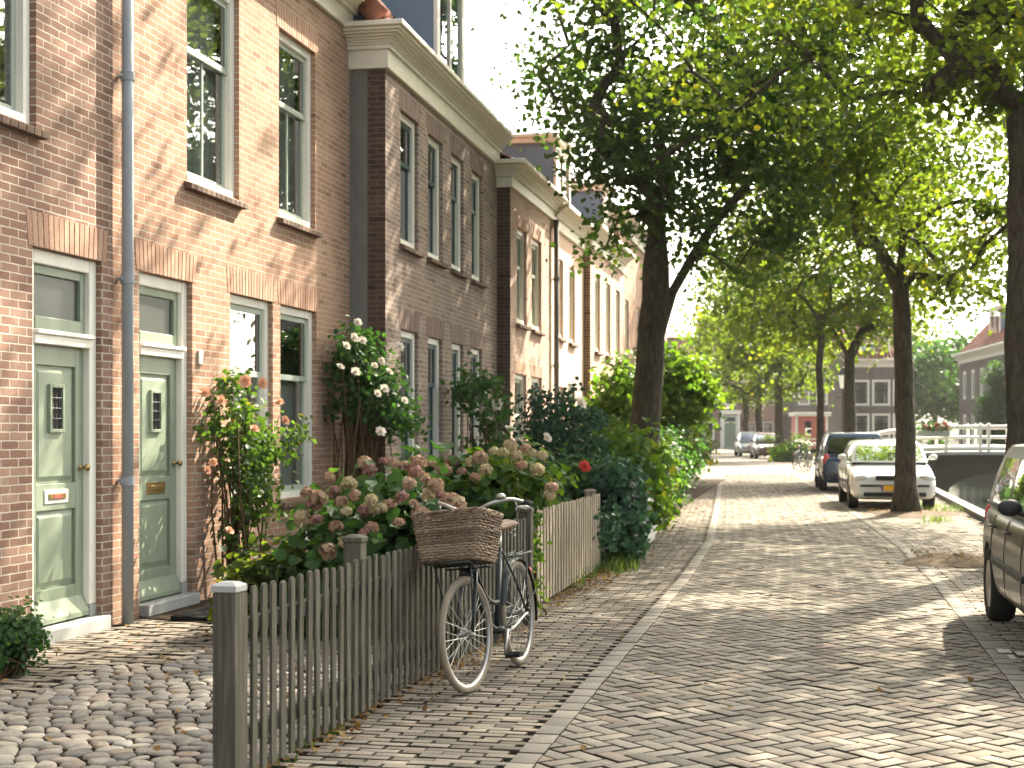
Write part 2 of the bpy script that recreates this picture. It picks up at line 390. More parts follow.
def shell(h, u1, ztop, holes, mat, side=None, depth=8.0, u0=0.0, ridge=3.2):
    """front wall with its openings, closed by sides and back, with gables up to the ridge"""
    mb = MB(); wall_holes(mb, u0, u1, -.3, ztop, holes)
    w = mb.build('wall', mat, h)
    m2 = MB()
    for u in (u0+.001, u1-.001):
        m2.add([(u, 0, -.3), (u, depth, -.3), (u, depth, ztop), (u, depth/2, ztop+ridge), (u, 0, ztop)], [(0, 1, 2, 3, 4)])
    m2.quad((u0, depth, -.3), (u1, depth, -.3), (u1, depth, ztop), (u0, depth, ztop))
    m2.build('side_wall', side or mat, h)
    m3 = MB(); m3.quad((u0, 0.3, .02), (u1, .3, .02), (u1, depth, .02), (u0, depth, .02)); m3.quad((u0, .3, 3.1), (u1, .3, 3.1), (u1, depth, 3.1), (u0, depth, 3.1))
    m3.quad((u0, 1.9, 0), (u1, 1.9, 0), (u1, 1.9, ztop), (u0, 1.9, ztop))
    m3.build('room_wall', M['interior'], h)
    return w

def arch_bricks(h, u0, u1, z, hgt=.24, mat='soldier', flare=.05, name='lintel'):
    """flat arch of upright bricks fanned a little, set just proud of the wall"""
    mb = MB(); L = u1-u0; n = max(6, int(round((L+.12)/.068)))
    e = .06
    for i in range(n):
        a0 = u0-e+(L+2*e)*(i+.07)/n; a1 = u0-e+(L+2*e)*(i+.93)/n
        t = lambda a: a + (a-(u0+u1)/2)/(L/2)*flare*.55
        y = -.003-random.random()*.003
        vs = [(a0, y, z), (a1, y, z), (t(a1), y, z+hgt), (t(a0), y, z+hgt), (a0, .05, z), (a1, .05, z), (t(a1), .05, z+hgt), (t(a0), .05, z+hgt)]
        mb.add(vs, [(0, 1, 2, 3), (5, 4, 7, 6), (4, 0, 3, 7), (1, 5, 6, 2), (3, 2, 6, 7), (4, 5, 1, 0)])
    o = mb.build(name, M[mat], h, bevel=.003)
    return o

def window(h, u0, u1, z0, z1, rail=None, sash='sash', bars=0, curtain=None, sill='brick', rec=.05, fw=.085, frame='white'):
    """sash window: outer frame (the part) with sashes, panes and sill under it"""
    mb = MB(); y0, y1 = rec, rec+.10
    mb.box(u0, u0+fw, y0, y1, z0, z1); mb.box(u1-fw, u1, y0, y1, z0, z1)
    mb.box(u0+fw, u1-fw, y0+.004, y1, z1-fw, z1); mb.box(u0+fw, u1-fw, y0-.02, y1, z0, z0+fw*.8)
    f = mb.build('window', M[frame], h, bevel=.006)
    a, b, c, d = u0+fw, u1-fw, z0+fw*.8, z1-fw
    rail = rail if rail else (c + (d-c)*.62)
    s = .045
    for nm, zz0, zz1, yy in (('sash', rail-.03, d, y0+.035), ('sash', c, rail+.03, y0+.062)):
        m = MB(); m.box(a, a+s, yy, yy+.026, zz0, zz1); m.box(b-s, b, yy, yy+.026, zz0, zz1)
        m.box(a+s, b-s, yy+.001, yy+.026, zz1-.055, zz1); m.box(a+s, b-s, yy+.001, yy+.026, zz0, zz0+.06)
        if zz0 == c:
            for k in range(bars):
                uu = a+s+(b-a-2*s)*(k+1)/(bars+1); m.box(uu-.017, uu+.017, yy+.004, yy+.024, zz0+.06, zz1-.055)
        m.build(nm, M[sash], f, bevel=.004)
        g = MB(); g.quad((a+s, yy+.015, zz0+.06), (b-s, yy+.015, zz0+.06), (b-s, yy+.015, zz1-.055), (a+s, yy+.015, zz1-.055)); g.build('pane', M['glass'], f)
    if curtain:
        cb = MB(); n = 40; vs = []
        for i in range(n+1):
            u = u0+.02+(u1-u0-.04)*i/n; yy = y1+.09+.028*math.sin(i*1.35)+.012*math.sin(i*2.9)
            vs += [(u, yy, z0+.02), (u, yy, z0+(z1-z0)*curtain)]
        cb.add(vs, [(2*i, 2*i+2, 2*i+3, 2*i+1) for i in range(n)]); cb.build('curtain', M['curtain'], f, True)
    if sill:
        m = MB()
        if sill == 'brick':
            n = int((u1-u0+.12)/.1)
            for i in range(n):
                x0 = u0-.06+(u1-u0+.12)*i/n; x1 = u0-.06+(u1-u0+.12)*(i+.93)/n
                m.add([(x0, -.075, z0-.085), (x1, -.075, z0-.085), (x1, rec, z0-.085), (x0, rec, z0-.085), (x0, -.075, z0-.035), (x1, -.075, z0-.035), (x1, rec, z0-.004), (x0, rec, z0-.004)],
                      [(3, 2, 1, 0), (4, 5, 6, 7), (0, 1, 5, 4), (1, 2, 6, 5), (2, 3, 7, 6), (3, 0, 4, 7)])
            m.build('sill', M['sill_brick'], f, bevel=.004)
        else:
            m.box(u0-.05, u1+.05, -.06, rec, z0-.07, z0-.004); m.build('sill', M['stone'], f, bevel=.006)
    return f

def cornice(h, u0, u1, z, layers, mat='cream', ret=0.0, depth=.5, name='cornice'):
    """boards stacked upward, each (height, overhang, cove); the near end turns the corner"""
    mb = MB(); zz = z
    for hh, ov, cv in layers:
        a, b = u0-(ov if ret else 0), u1
        if cv:   # coved board: steps out as it rises
            n = 5
            for i in range(n):
                o2 = ov-cv+cv*((i+1)/n)**1.8
                mb.box(u0-(o2 if ret else 0), b, -o2, depth, zz+hh*i/n+(.0004 if i else 0), zz+hh*(i+1)/n)
        else: mb.box(a, b, -ov, depth, zz+.0004, zz+hh)
        zz += hh
    return mb.build(name, M[mat], h, bevel=.008), zz

def tiles(h, u0, u1, v0, z0, v1, z1, name='roof', mat='tile', nu=None, rows=None, parent=None):
    """S-shaped pantiles in rows laid up the slope"""
    nu = nu or int((u1-u0)/.24); L = math.hypot(v1-v0, z1-z0); rows = rows or int(L/.3)
    V = []; Q = []; rd = []; seg = 6
    nv, nz = -(z1-z0)/L, (v1-v0)/L   # outward normal in (y, z)
    for r in range(rows):
        for k in range(nu):
            b = len(V); rr = random.random()
            for e, lift in ((0.0, .05), (1.04, .02)):
                t = min(1.0, (r+e)/rows); y = v0+(v1-v0)*t; z = z0+(z1-z0)*t
                for i in range(seg+1):
                    q = i/seg; p = .035*math.sin(q*2*math.pi)+lift+.004*rr
                    V.append((u0+(u1-u0)*(k+q)/nu, y+nv*p, z+nz*p))
            n = seg+1
            for i in range(seg): Q.append((b+i, b+i+1, b+n+i+1, b+n+i)); rd.append(rr)
            for i in range(seg):   # lower lip
                pass
    me = np_mesh(name, np.array(V), np.array(Q), rd)
    return link(name, me, M[mat], parent or h, True)

def roof(h, u0, u1, z, ridge=3.2, depth=8.0, ov=.25, mat='tile'):
    k = ridge/(depth/2)
    o = tiles(h, u0, u1, -ov*.3, z-ov*.3*k+.02, depth/2, z+ridge+.02, mat=mat)
    b = MB(); b.add([(u0, -.05, z-.02), (u1, -.05, z-.02), (u1, depth/2, z+ridge-.02), (u0, depth/2, z+ridge-.02), (u0, depth+.2, z-.02), (u1, depth+.2, z-.02)], [(0, 1, 2, 3), (3, 2, 5, 4)])
    b.build('roof_boarding', M['plastic'], o)
    t = MB()
    for i in range(int((u1-u0)/.34)):
        x = u0+.34*i; t.tube([(x, depth/2, z+ridge+.05), (x+.37, depth/2, z+ridge+.065)], [.12, .135], 10)
    t.build('ridge_tile', M['tile'], o, True)
    return o

def dormer(h, u0, u1, v, z0, z1, depth=2.4, win=True, front='white', cap='cream'):
    """box dormer: lead cheeks, flat top with a moulded edge, a window in front"""
    m = MB(); m.box(u0, u1, v, v+depth, z0, z1); d = m.build('dormer', M['slate'], h)
    c = MB(); c.box(u0-.10, u1+.10, v-.14, v+depth, z1+.001, z1+.10); c.box(u0-.16, u1+.16, v-.2, v+depth, z1+.1015, z1+.17); c.build('dormer_cap', M[cap], d, bevel=.01)
    f = MB(); f.box(u0-.02, u0+.14, v-.06, v-.002, z0, z1); f.box(u1-.14, u1+.02, v-.06, v-.002, z0, z1); f.box(u0+.14, u1-.14, v-.058, v-.002, z1-.16, z1-.003); f.box(u0+.14, u1-.14, v-.07, v-.002, z0, z0+.12)
    uc = (u0+u1)/2; f.box(uc-.04, uc+.04, v-.05, v-.002, z0+.12, z1-.16)
    f.build('dormer_frame', M[front], d, bevel=.006)
    g = MB(); g.quad((u0+.14, v-.02, z0+.12), (u1-.14, v-.02, z0+.12), (u1-.14, v-.02, z1-.16), (u0+.14, v-.02, z1-.16)); g.build('pane', M['glass'], d)
    return d

def front_door(h, u0, u1, ztop, zt, zb, sticker=False, lite=True):
    """white frame with a glazed light over a panelled green door, on a stone step"""
    fw, y0, y1 = .105, .05, .16
    m = MB(); m.box(u0, u0+fw, y0, y1, zb+.14, ztop); m.box(u1-fw, u1, y0, y1, zb+.14, ztop); m.box(u0+fw, u1-fw, y0+.003, y1, ztop-fw, ztop)
    fr = m.build('door_frame', M['white'], h, bevel=.01)
    m = MB(); m.box(u0+fw+.001, u1-fw+.02, y0-.012, y1-.004, zt+.03, zt+.10); m.box(u0+fw+.001, u1-fw+.03, y0-.035, y1-.003, zt+.1005, zt+.135); m.build('transom', M['white'], fr, bevel=.007)
    for q in (u0+.001, u1-fw+.001): m = MB(); m.box(q, q+fw-.002, y0-.004, y1, zb, zb+.139); m.build('plinth_block', M['stone'], fr, bevel=.006)
    a, b = u0+fw, u1-fw
    # glazed light with its green sash
    m = MB(); s = .07; za, zc = zt+.136, ztop-fw
    m.box(a, a+s, y0+.04, y1-.02, za, zc); m.box(b-s, b, y0+.04, y1-.02, za, zc); m.box(a+s, b-s, y0+.041, y1-.02, zc-s, zc); m.box(a+s, b-s, y0+.035, y1-.02, za, za+.10)
    m.build('transom_sash', M['door_green'], fr, bevel=.008)
    g = MB(); g.quad((a+s, y0+.07, za+.1), (b-s, y0+.07, za+.1), (b-s, y0+.07, zc-s), (a+s, y0+.07, zc-s)); g.build('transom_pane', M['frost'], fr)
    # door leaf: stiles, rails, raised panels
    d = MB(); yf = y0+.055; st = .115; zf, zl = zb+.05, zt+.03
    mid = zf+(zl-zf)*.45
    d.box(a, a+st, yf, yf+.05, zf, zl); d.box(b-st, b, yf, yf+.05, zf, zl)
    d.box(a+st, b-st, yf+.001, yf+.05, zl-.15, zl); d.box(a+st, b-st, yf+.001, yf+.05, mid-.09, mid+.11); d.box(a+st, b-st, yf+.001, yf+.05, zf, zf+.26)
    for p0, p1 in ((zf+.26, mid-.09), (mid+.11, zl-.15)):
        d.box(a+st, b-st, yf+.026, yf+.045, p0, p1)
        i = .055
        d.add([(a+st+.012, yf+.027, p0+.012), (b-st-.012, yf+.027, p0+.012), (b-st-.012, yf+.027, p1-.012), (a+st+.012, yf+.027, p1-.012),
               (a+st+i, yf+.010, p0+i), (b-st-i, yf+.010, p0+i), (b-st-i, yf+.010, p1-i), (a+st+i, yf+.010, p1-i)],
              [(4, 5, 6, 7), (0, 1, 5, 4), (1, 2, 6, 5), (2, 3, 7, 6), (3, 0, 4, 7)])
    dr = d.build('door', M['door_green'], h, bevel=.004)
    k = MB(); k.add([(a+.01, yf-.002, zf+.17), (b-.01, yf-.002, zf+.17), (b-.01, yf-.055, zf+.045), (a+.01, yf-.055, zf+.045), (a+.01, yf-.055, zf+.012), (b-.01, yf-.055, zf+.012), (b-.01, yf-.002, zf+.012), (a+.01, yf-.002, zf+.012)],
                    [(3, 2, 1, 0), (4, 5, 2, 3), (7, 6, 5, 4), (0, 7, 4, 3), (1, 2, 5, 6)]); k.build('weatherboard', M['door_green'], dr)
    uc = (a+b)/2
    if lite:
        w, hh, zc2 = .075, .155, zl-.47
        f = MB(); yy = yf+.008
        for q in ((uc-w-.028, uc-w, zc2-hh-.028, zc2+hh+.028), (uc+w, uc+w+.028, zc2-hh-.028, zc2+hh+.028), (uc-w, uc+w, zc2+hh, zc2+hh+.028), (uc-w, uc+w, zc2-hh-.028, zc2-hh)): f.box(q[0], q[1], yy-.022, yy+.012, q[2], q[3])
        wn = f.build('door_window', M['door_green'], dr, bevel=.004)
        g = MB(); g.quad((uc-w, yy-.001, zc2-hh), (uc+w, yy-.001, zc2-hh), (uc+w, yy-.001, zc2+hh), (uc-w, yy-.001, zc2+hh)); g.build('pane', M['plastic'], dr)
        gr = MB()
        for q in range(2): gr.tube([(uc-w+2*w*(q+1)/3, yy-.012, zc2-hh), (uc-w+2*w*(q+1)/3, yy-.012, zc2+hh)], .006, 6)
        for q in range(3): gr.tube([(uc-w, yy-.012, zc2-hh+2*hh*(q+1)/4), (uc+w, yy-.012, zc2-hh+2*hh*(q+1)/4)], .005, 6)
        gr.build('grille', M['iron'], dr)
    p = MB(); zc3 = mid+.012; p.box(uc-.17, uc+.17, yf-.007, yf+.006, zc3-.052, zc3+.052)
    lb = p.build('letterbox', M['enamel'] if sticker else M['brass'], dr, bevel=.004)
    p = MB(); p.box(uc-.12, uc+.12, yf-.015, yf-.0075, zc3-.022, zc3+.024); p.build('flap', M['brass'], dr, bevel=.004)
    if sticker:
        p = MB(); p.box(uc-.055, uc+.055, yf-.0175, yf-.0152, zc3-.013, zc3+.013); p.build('sticker', M['sticker'], dr)
    k = MB(); Mx = Matrix.Translation((b-.05, yf, mid+.22)) @ Matrix.Rotation(R(90), 4, 'X')
    k.lathe([(.0, .001), (.026, .001), (.026, .006), (.011, .012), (.011, .04), (.024, .05), (.028, .062), (.022, .076), (0, .08)], 16, Mx); k.build('knob', M['brass'], dr, True)
    sm = MB(); sm.box(u0+fw*.3, u1+.02, -.07, y1+.02, -.05, zb+.045); sm.build('step', M['stone'], h, bevel=.012)
    return dr

def pipe(h, u, z0, z1, mat='zinc', y=-.085, r=.048):
    m = MB(); m.tube([(u, y, z0), (u, y, z1)], r, 14)
    p = m.build('downpipe', M[mat], h, True)
    z = z0+1.15
    while z < z1:
        b = MB(); b.tube([(u, y, z-.035), (u, y, z+.035)], r+.009, 14); b.box(u-.012, u+.012, y, .0, z-.012, z+.012); b.box(u-r-.03, u+r+.03, y+.01, y+.022, z-.014, z+.014); z += 1.62
        b.build('pipe_bracket', M[mat], p)
    return p

def chimney(rf, u, v, z, w=.5, hgt=1.0):
    m = MB(); m.box(u-w/2, u+w/2, v-w/2, v+w/2, z-1.2, z+hgt); m.box(u-w/2-.05, u+w/2+.05, v-w/2-.05, v+w/2+.05, z+hgt+.001, z+hgt+.1)
    c = m.build('chimney', M['brick_red'], rf)

# ---------------- the two houses sharing one front line, nearest to the viewer (positions measured along that line)
A2 = .72; a2 = R(A2); N2 = (math.cos(a2), -math.sin(a2)); D2 = (math.sin(a2), math.cos(a2))
def L2(u, v=0.0): return (-5.6*N2[0]+D2[0]*u+N2[0]*v, -5.6*N2[1]+D2[1]*u+N2[1]*v)
x, y = L2(3.0)
h = house_root('brick_house', x, y, A2, 'dark red brick house with pale green door standing nearest at the left edge')
s = 3.0
H1 = [(9.19-s, 10.19-s, -.3, 2.88), (8.05-s, 9.24-s, 3.74, 5.76), (4.2-s, 5.3-s, 3.74, 5.76), (6.1-s, 7.2-s, .84, 2.87), (4.2-s, 5.3-s, .84, 2.87)]
shell(h, 10.36-s, 6.3, H1, M['brick_red'])
front_door(h, 9.19-s, 10.19-s, 2.88, 2.16, .06, sticker=True)
arch_bricks(h, 9.19-s, 10.19-s, 2.881, .25, 'soldier_red')
for (u0, u1, z0, z1), cu in zip(H1[1:], (.97, None, .98, .98)):
    window(h, u0, u1, z0, z1, rail=4.98 if z0 > 3 else 2.15, bars=1 if z0 > 3 else 0, curtain=cu); arch_bricks(h, u0, u1, z1+.001, .25, 'soldier_red')
LAY2 = [(.20, .05, 0), (.05, .10, 0), (.10, .30, .18), (.12, .38, 0)]
c, zt = cornice(h, 0, 10.36-s, 6.281, LAY2)
roof(h, 0, 10.36-s, zt, 3.2)

x, y = L2(10.363)
h = house_root('brick_house', x, y, A2, 'orange pink brick house with sage green door and sunlit front behind the roses')
s = 10.363
H2 = [(10.80-s, 11.80-s, -.3, 2.88), (12.62-s, 13.68-s, .84, 2.87), (13.88-s, 14.94-s, .84, 2.87), (11.69-s, 12.83-s, 3.78, 5.74), (13.84-s, 14.90-s, 3.78, 5.74)]
shell(h, 16.064-s, 6.3, H2, M['brick_orange'])
front_door(h, 10.80-s, 11.80-s, 2.88, 2.16, .06)
for (u0, u1, z0, z1) in H2: arch_bricks(h, u0, u1, z1+.001, .25, 'soldier')
for (u0, u1, z0, z1) in H2[1:3]: window(h, u0, u1, z0, z1, rail=2.12, curtain=.62)
for (u0, u1, z0, z1) in H2[3:]: window(h, u0, u1, z0, z1, rail=5.0, bars=1, curtain=.97)
pipe(h, 10.44-s, .0, 6.7)
m = MB(); m.box(11.90-s, 11.985-s, -.022, -.001, 2.15, 2.28); m.build('bell_plate', M['enamel'], h, bevel=.006)
c, zt = cornice(h, 0, 16.064-s, 6.281, LAY2)
rf = roof(h, 0, 16.064-s, zt, 3.2)
m = MB(); m.tube([(16.05-s, -.3, 6.72), (16.05-s, .5, 6.75)], .05, 10)
chimney(rf, 2.5, 4, zt+3.1)

# ---------------- brown house standing forward of it
A3 = -.63
h = house_root('brown_brick_house', -4.958, 16.128, A3, 'grey brown brick house with eight tall windows, red tiled roof and blue dormer')
H3 = [(.655, 1.49, 3.86, 5.50), (1.975, 2.76, 3.86, 5.48), (3.25, 4.02, 3.85, 5.47), (4.53, 5.27, 3.84, 5.46),
      (.67, 1.49, .98, 2.805), (1.975, 2.75, .98, 2.80), (3.29, 4.0, .98, 2.80), (4.49, 5.26, .98, 2.80)]
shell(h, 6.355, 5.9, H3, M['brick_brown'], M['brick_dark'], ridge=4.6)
for i, (u0, u1, z0, z1) in enumerate(H3):
    window(h, u0, u1, z0, z1, rail=4.90 if i < 4 else 2.17, sash='sash_dark', curtain=[.6, None, .6, .97, .6, .6, .6, .6][i], sill='brick' if i < 4 else 'stone')
    arch_bricks(h, u0, u1, z1+.001, .25, 'soldier_brown')
m = MB(); m.box(-.006, -.0005, .22, .50, -.2, 6.05); m.build('plaster_strip', M['plaster'], h)
c, zt = cornice(h, 0, 6.37, 5.832, [(.22, .05, 0), (.05, .08, 0), (.13, .22, .13), (.04, .25, 0), (.06, .29, 0)], ret=1)
rf = roof(h, -.05, 6.37, zt, 4.6)
m = MB()
for i in range(14):
    t = i*.3; m.tube([(-.02, .05+t*.656, zt+.08+t*.754), (-.02, .05+(t+.33)*.656, zt+.1+(t+.33)*.754)], [.15, .13], 12)
m.build('verge_tile', M['tile'], rf, True)
dormer(h, 3.55, 5.2, .33, zt-.05, zt+2.15)

# ---------------- the paler row beyond it
A4 = .1
DX, DY = math.sin(R(A4)), math.cos(R(A4))
def L4(u, v=0.0): return (-4.808+DX*u+DY*v, 22.487+DY*u-DX*v)
x, y = L4(0)
h = house_root('pink_brick_house', x, y, A4, 'pale pink brick house with two upper windows and cream cornice after the brown house')
H4 = [(.52, 1.33, 3.35, 4.94), (1.78, 2.66, 3.34, 4.93), (.35, 1.30, .75, 2.5), (1.72, 2.7, .75, 2.5)]
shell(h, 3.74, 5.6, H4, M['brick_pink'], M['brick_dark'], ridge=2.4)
for i, (u0, u1, z0, z1) in enumerate(H4): window(h, u0, u1, z0, z1, curtain=.9, frame='cream', sash='sash'); arch_bricks(h, u0, u1, z1+.001, .2, 'soldier')
c, zt = cornice(h, 0, 3.74, 5.49, [(.17, .05, 0), (.17, .22, .13), (.07, .30, 0)], ret=1)
roof(h, 0, 3.74, zt, 2.4)
pipe(h, 3.70, 0, 5.5, 'plaster')

x, y = L4(3.745)
h = house_root('salmon_house', x, y, A4, 'plain salmon plastered house with grey box dormer')
H5 = [(.52, 1.17, 3.36, 4.87), (1.84, 2.55, 3.34, 4.86), (.45, 1.2, .75, 2.4), (1.7, 2.55, -.3, 2.5)]
shell(h, 3.68, 5.5, H5, M['render_pink'], ridge=2.4)
for i, (u0, u1, z0, z1) in enumerate(H5[:3]): window(h, u0, u1, z0, z1, frame='cream', sash='sash', curtain=.9)
front_door(h, 1.7, 2.55, 2.5, 1.95, .05, lite=False)
c, zt = cornice(h, 0, 3.68, 5.37, [(.2, .05, 0), (.17, .24, .15), (.08, .32, 0)])
roof(h, 0, 3.68, zt, 2.4)
dormer(h, 1.75, 3.4, .3, zt-.1, zt+1.5, front='cream')

for i, (u0, w, vv, zt0, ztop, nwin, wall, lab, dm) in enumerate((
        (7.43, 5.3, .14, 3.4, 5.45, 3, 'brick_pink', 'pink house with three slim upper windows and red brick side strip', True),
        (12.75, 5.6, .02, 3.5, 6.6, 2, 'brick_orange', 'tall orange brick house partly behind the big trunk', False),
        (18.4, 6.5, -.1, 3.4, 5.7, 3, 'brick_pink', 'rosy brick house seen between the trunk and round green tree', False),
        (25.0, 7.0, -.4, 3.4, 6.2, 3, 'brick_brown', 'brown terrace house hidden mostly by the round green tree', False))):
    x, y = L4(u0, vv)
    h = house_root('terrace_house', x, y, A4-(0, 0, 1.5, 3)[i], lab)
    hs = []
    for k in range(nwin):
        uc = w*(k+.62)/(nwin+.25); hs += [(uc-.36, uc+.36, 3.3, 4.95), (uc-.36, uc+.36, .75, 2.45)]
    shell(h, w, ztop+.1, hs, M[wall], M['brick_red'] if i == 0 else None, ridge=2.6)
    for q in hs: window(h, *q, frame='cream', curtain=.9)
    c, zt = cornice(h, 0, w, ztop, [(.2, .05, 0), (.17, .24, .15), (.08, .32, 0)], ret=1)
    rf = roof(h, 0, w, zt, 2.6)
    if dm: dormer(h, 4.1, 5.1, .35, zt-.1, zt+1.45, front='cream')
    if i == 3: chimney(rf, w-.5, 4.0, zt+2.6)

# ---------------- houses across the far end of the street and over the canal
def far_house(name, px, z, wpx, face, label, ztop, rows, wall, nwin, door=None, ridge=3.0, gable=False, roofmat='tile', ww=1.0, wh=1.6, z0s=(.8, 3.8), dmr=False):
    X, Y = AT(px, z); w = wpx/F*z
    h = empty(name, (X, Y, 0), R(face), label, 'house')
    hs = []
    for r in range(rows):
        for k in range(nwin):
            uc = w*(k+.5)/nwin
            if r == 0 and door is not None and k == door: continue
            hs.append((uc-ww/2, uc+ww/2, z0s[r], z0s[r]+wh))
    dh = []
    if door is not None: uc = w*(door+.5)/nwin; dh = [(uc-.6, uc+.6, -.3, 2.9)]
    shell(h, w, ztop, hs+dh, M[wall], depth=8, ridge=ridge)
    for q in hs: window(h, *q, frame='white', sash='sash_dark', fw=.16, sill='stone', rec=.02)
    for q in dh:
        front_door(h, q[0], q[1], q[3], 2.2, .05, lite=False)
        m = MB(); m.box(q[0]-.25, q[0]-.01, -.08, .0, -.1, 3.0); m.box(q[1]+.01, q[1]+.25, -.08, .0, -.1, 3.0); m.box(q[0]-.35, q[1]+.35, -.14, .0, 3.001, 3.35); m.build('door_surround', M['white'], h, bevel=.01)
    c, zt = cornice(h, 0, w, ztop-.1, [(.25, .06, 0), (.2, .3, .15), (.1, .36, 0)], mat='white', ret=1)
    rf = roof(h, 0, w, zt, ridge, mat=roofmat)
    if dmr: dormer(h, w*dmr-1.1, w*dmr+1.1, .7, zt+.1, zt+1.9)
    return h, w, zt, rf
far_house('far_house', 655, 124, 86, 12, 'rosy brick house with white door surround closing the street end', 6.4, 2, 'brick_rose', 4, door=3)
far_house('far_house', 742, 128, 52, 12, 'pale grey house behind the far parked cars', 6.0, 2, 'render_pink', 3)
far_house('far_house', 795, 122, 54, 12, 'grey brown house behind the red and white kiosk', 6.6, 2, 'brick_far', 3)
far_house('far_house', 850, 97, 62, 10, 'dark grey brick house with white framed windows beyond the bridge', 6.0, 2, 'brick_far', 3, ww=1.25, wh=1.75, z0s=(1.0, 3.3), dmr=.42)
# the red roofed house facing the canal: its front runs toward the viewer
X, Y = AT(959, 91)
X2, Y2 = AT(1068, 66)
d = math.hypot(X2-X, Y2-Y); ang = math.degrees(math.atan2(Y2-Y, X2-X))
h = empty('canal_house', (X, Y, 0), R(ang), 'grey brick canal house with steep red roof and white dormer at the right', 'house')
hs = []
for k in range(9):
    uc = 1.7+k*2.5
    if uc+.6 > d: break
    for z0, z1 in ((3.55, 5.3), (.7, 2.6)): hs.append((uc-.5, uc+.5, z0, z1))
shell(h, d, 5.9, hs, M['brick_far'], depth=8, ridge=4.2)
for q in hs: window(h, *q, frame='white', sash='sash_dark', fw=.2, sill='stone', rec=.02)
c, zt = cornice(h, 0, d, 5.8, [(.25, .06, 0), (.25, .35, .2), (.12, .42, 0)], mat='white', ret=1)
rf = roof(h, 0, d, zt, 4.2)
dormer(h, 5.2, 8.0, .8, zt+.35, zt+2.3)
dormer(h, 15.2, 18.0, .8, zt+.35, zt+2.3)
# ================================================================== ground and paving
CURV_Y = [0, 15, 20, 27, 45, 72, 90, 125, 200]; CURV_X = [0, 0, -.10, -.48, -1.55, -2.95, -4.1, -6.6, -12.5]
def bend(Y): return np.interp(Y, CURV_Y, CURV_X)
def qx(Y): return QX+.003*max(0, Y-20)+float(min(0, bend(Y)-bend(50)))
LX, RX, QX = -1.33, 1.24, 3.05            # gutter on the left, gutter on the right, quay edge

def bricks_mesh(name, cx, cy, ang, L, Wd, mat, hvar=.0035, tilt=.008, ch=.005, gap=.008, top=0.0, curve=True):
    n = len(cx); rs = np.random.RandomState(len(cx))
    Lh = L/2-gap/2+rs.uniform(-.002, .002, n); Wh = Wd/2-gap/2+rs.uniform(-.002, .002, n)
    ca, sa = np.cos(ang+rs.normal(0, .012, n)), np.sin(ang+rs.normal(0, .012, n))
    z0 = top+rs.normal(0, hvar, n); tx = rs.normal(0, tilt, n); ty = rs.normal(0, tilt, n)
    V = np.zeros((n, 12, 3)); i = 0
    for ins, dz in ((ch, 0), (0, -ch*.8), (0, -.04)):
        for sx, sy in ((-1, -1), (1, -1), (1, 1), (-1, 1)):
            lx = sx*(Lh-ins); ly = sy*(Wh-ins)
            V[:, i, 0] = cx+lx*ca-ly*sa; V[:, i, 1] = cy+lx*sa+ly*ca
            V[:, i, 2] = z0+dz+(lx*tx+ly*ty if dz > -.03 else 0); i += 1
    if curve: V[:, :, 0] += bend(cy)[:, None]
    q = [(0, 1, 2, 3)]+[(k+4, (k+1) % 4+4, (k+1) % 4, k) for k in range(4)]+[(k+8, (k+1) % 4+8, (k+1) % 4+4, k+4) for k in range(4)]
    q = np.array(q)[None]+12*np.arange(n)[:, None, None]
    me = np_mesh(name, V.reshape(-1, 3), q.reshape(-1, 4), np.repeat(rs.rand(n), 9))
    o = link(name, me, [M[mat], M['joint_dirt']]); o['kind'] = 'structure'
    me.polygons.foreach_set('material_index', np.tile([0, 1, 1, 1, 1, 1, 1, 1, 1], n).astype(np.int32)); return o

# herringbone roadway
w = .105
N = 760; xs, ys = np.meshgrid(np.arange(-N, N), np.arange(-N, N), indexing='ij'); d4 = (xs-ys) % 4
hc = np.stack([(xs+1.0)[d4 == 0], (ys+.5)[d4 == 0]], 1); vc = np.stack([(xs+.5)[d4 == 3], (ys+1.0)[d4 == 3]], 1)
P_ = np.concatenate([hc, vc])*w; A_ = np.concatenate([np.zeros(len(hc)), np.full(len(vc), math.pi/2)])
c45 = math.sqrt(.5); X_ = (P_[:, 0]+P_[:, 1])*c45; Y_ = (P_[:, 1]-P_[:, 0])*c45+2
k = (X_ > LX-.01) & (X_ < RX+.01) & (Y_ > 2.5) & (Y_ < 52)
bricks_mesh('road', X_[k], Y_[k], A_[k]-math.pi/4, 2*w, w, 'paver', gap=.008, ch=.0045, tilt=.006, hvar=.002)
# gutter lines of long bricks along both sides
gx = []; gy = []
for side in (LX, RX):
    for dx in (0.0,):
        y = np.arange(2.5, 52, .215); gx.append(np.full(len(y), side+dx)); gy.append(y)
bricks_mesh('gutter', np.concatenate(gx), np.concatenate(gy), np.full(sum(map(len, gx)), math.pi/2), .215, .135, 'band', hvar=.0012, tilt=.004, top=.006, gap=.007, ch=.003)
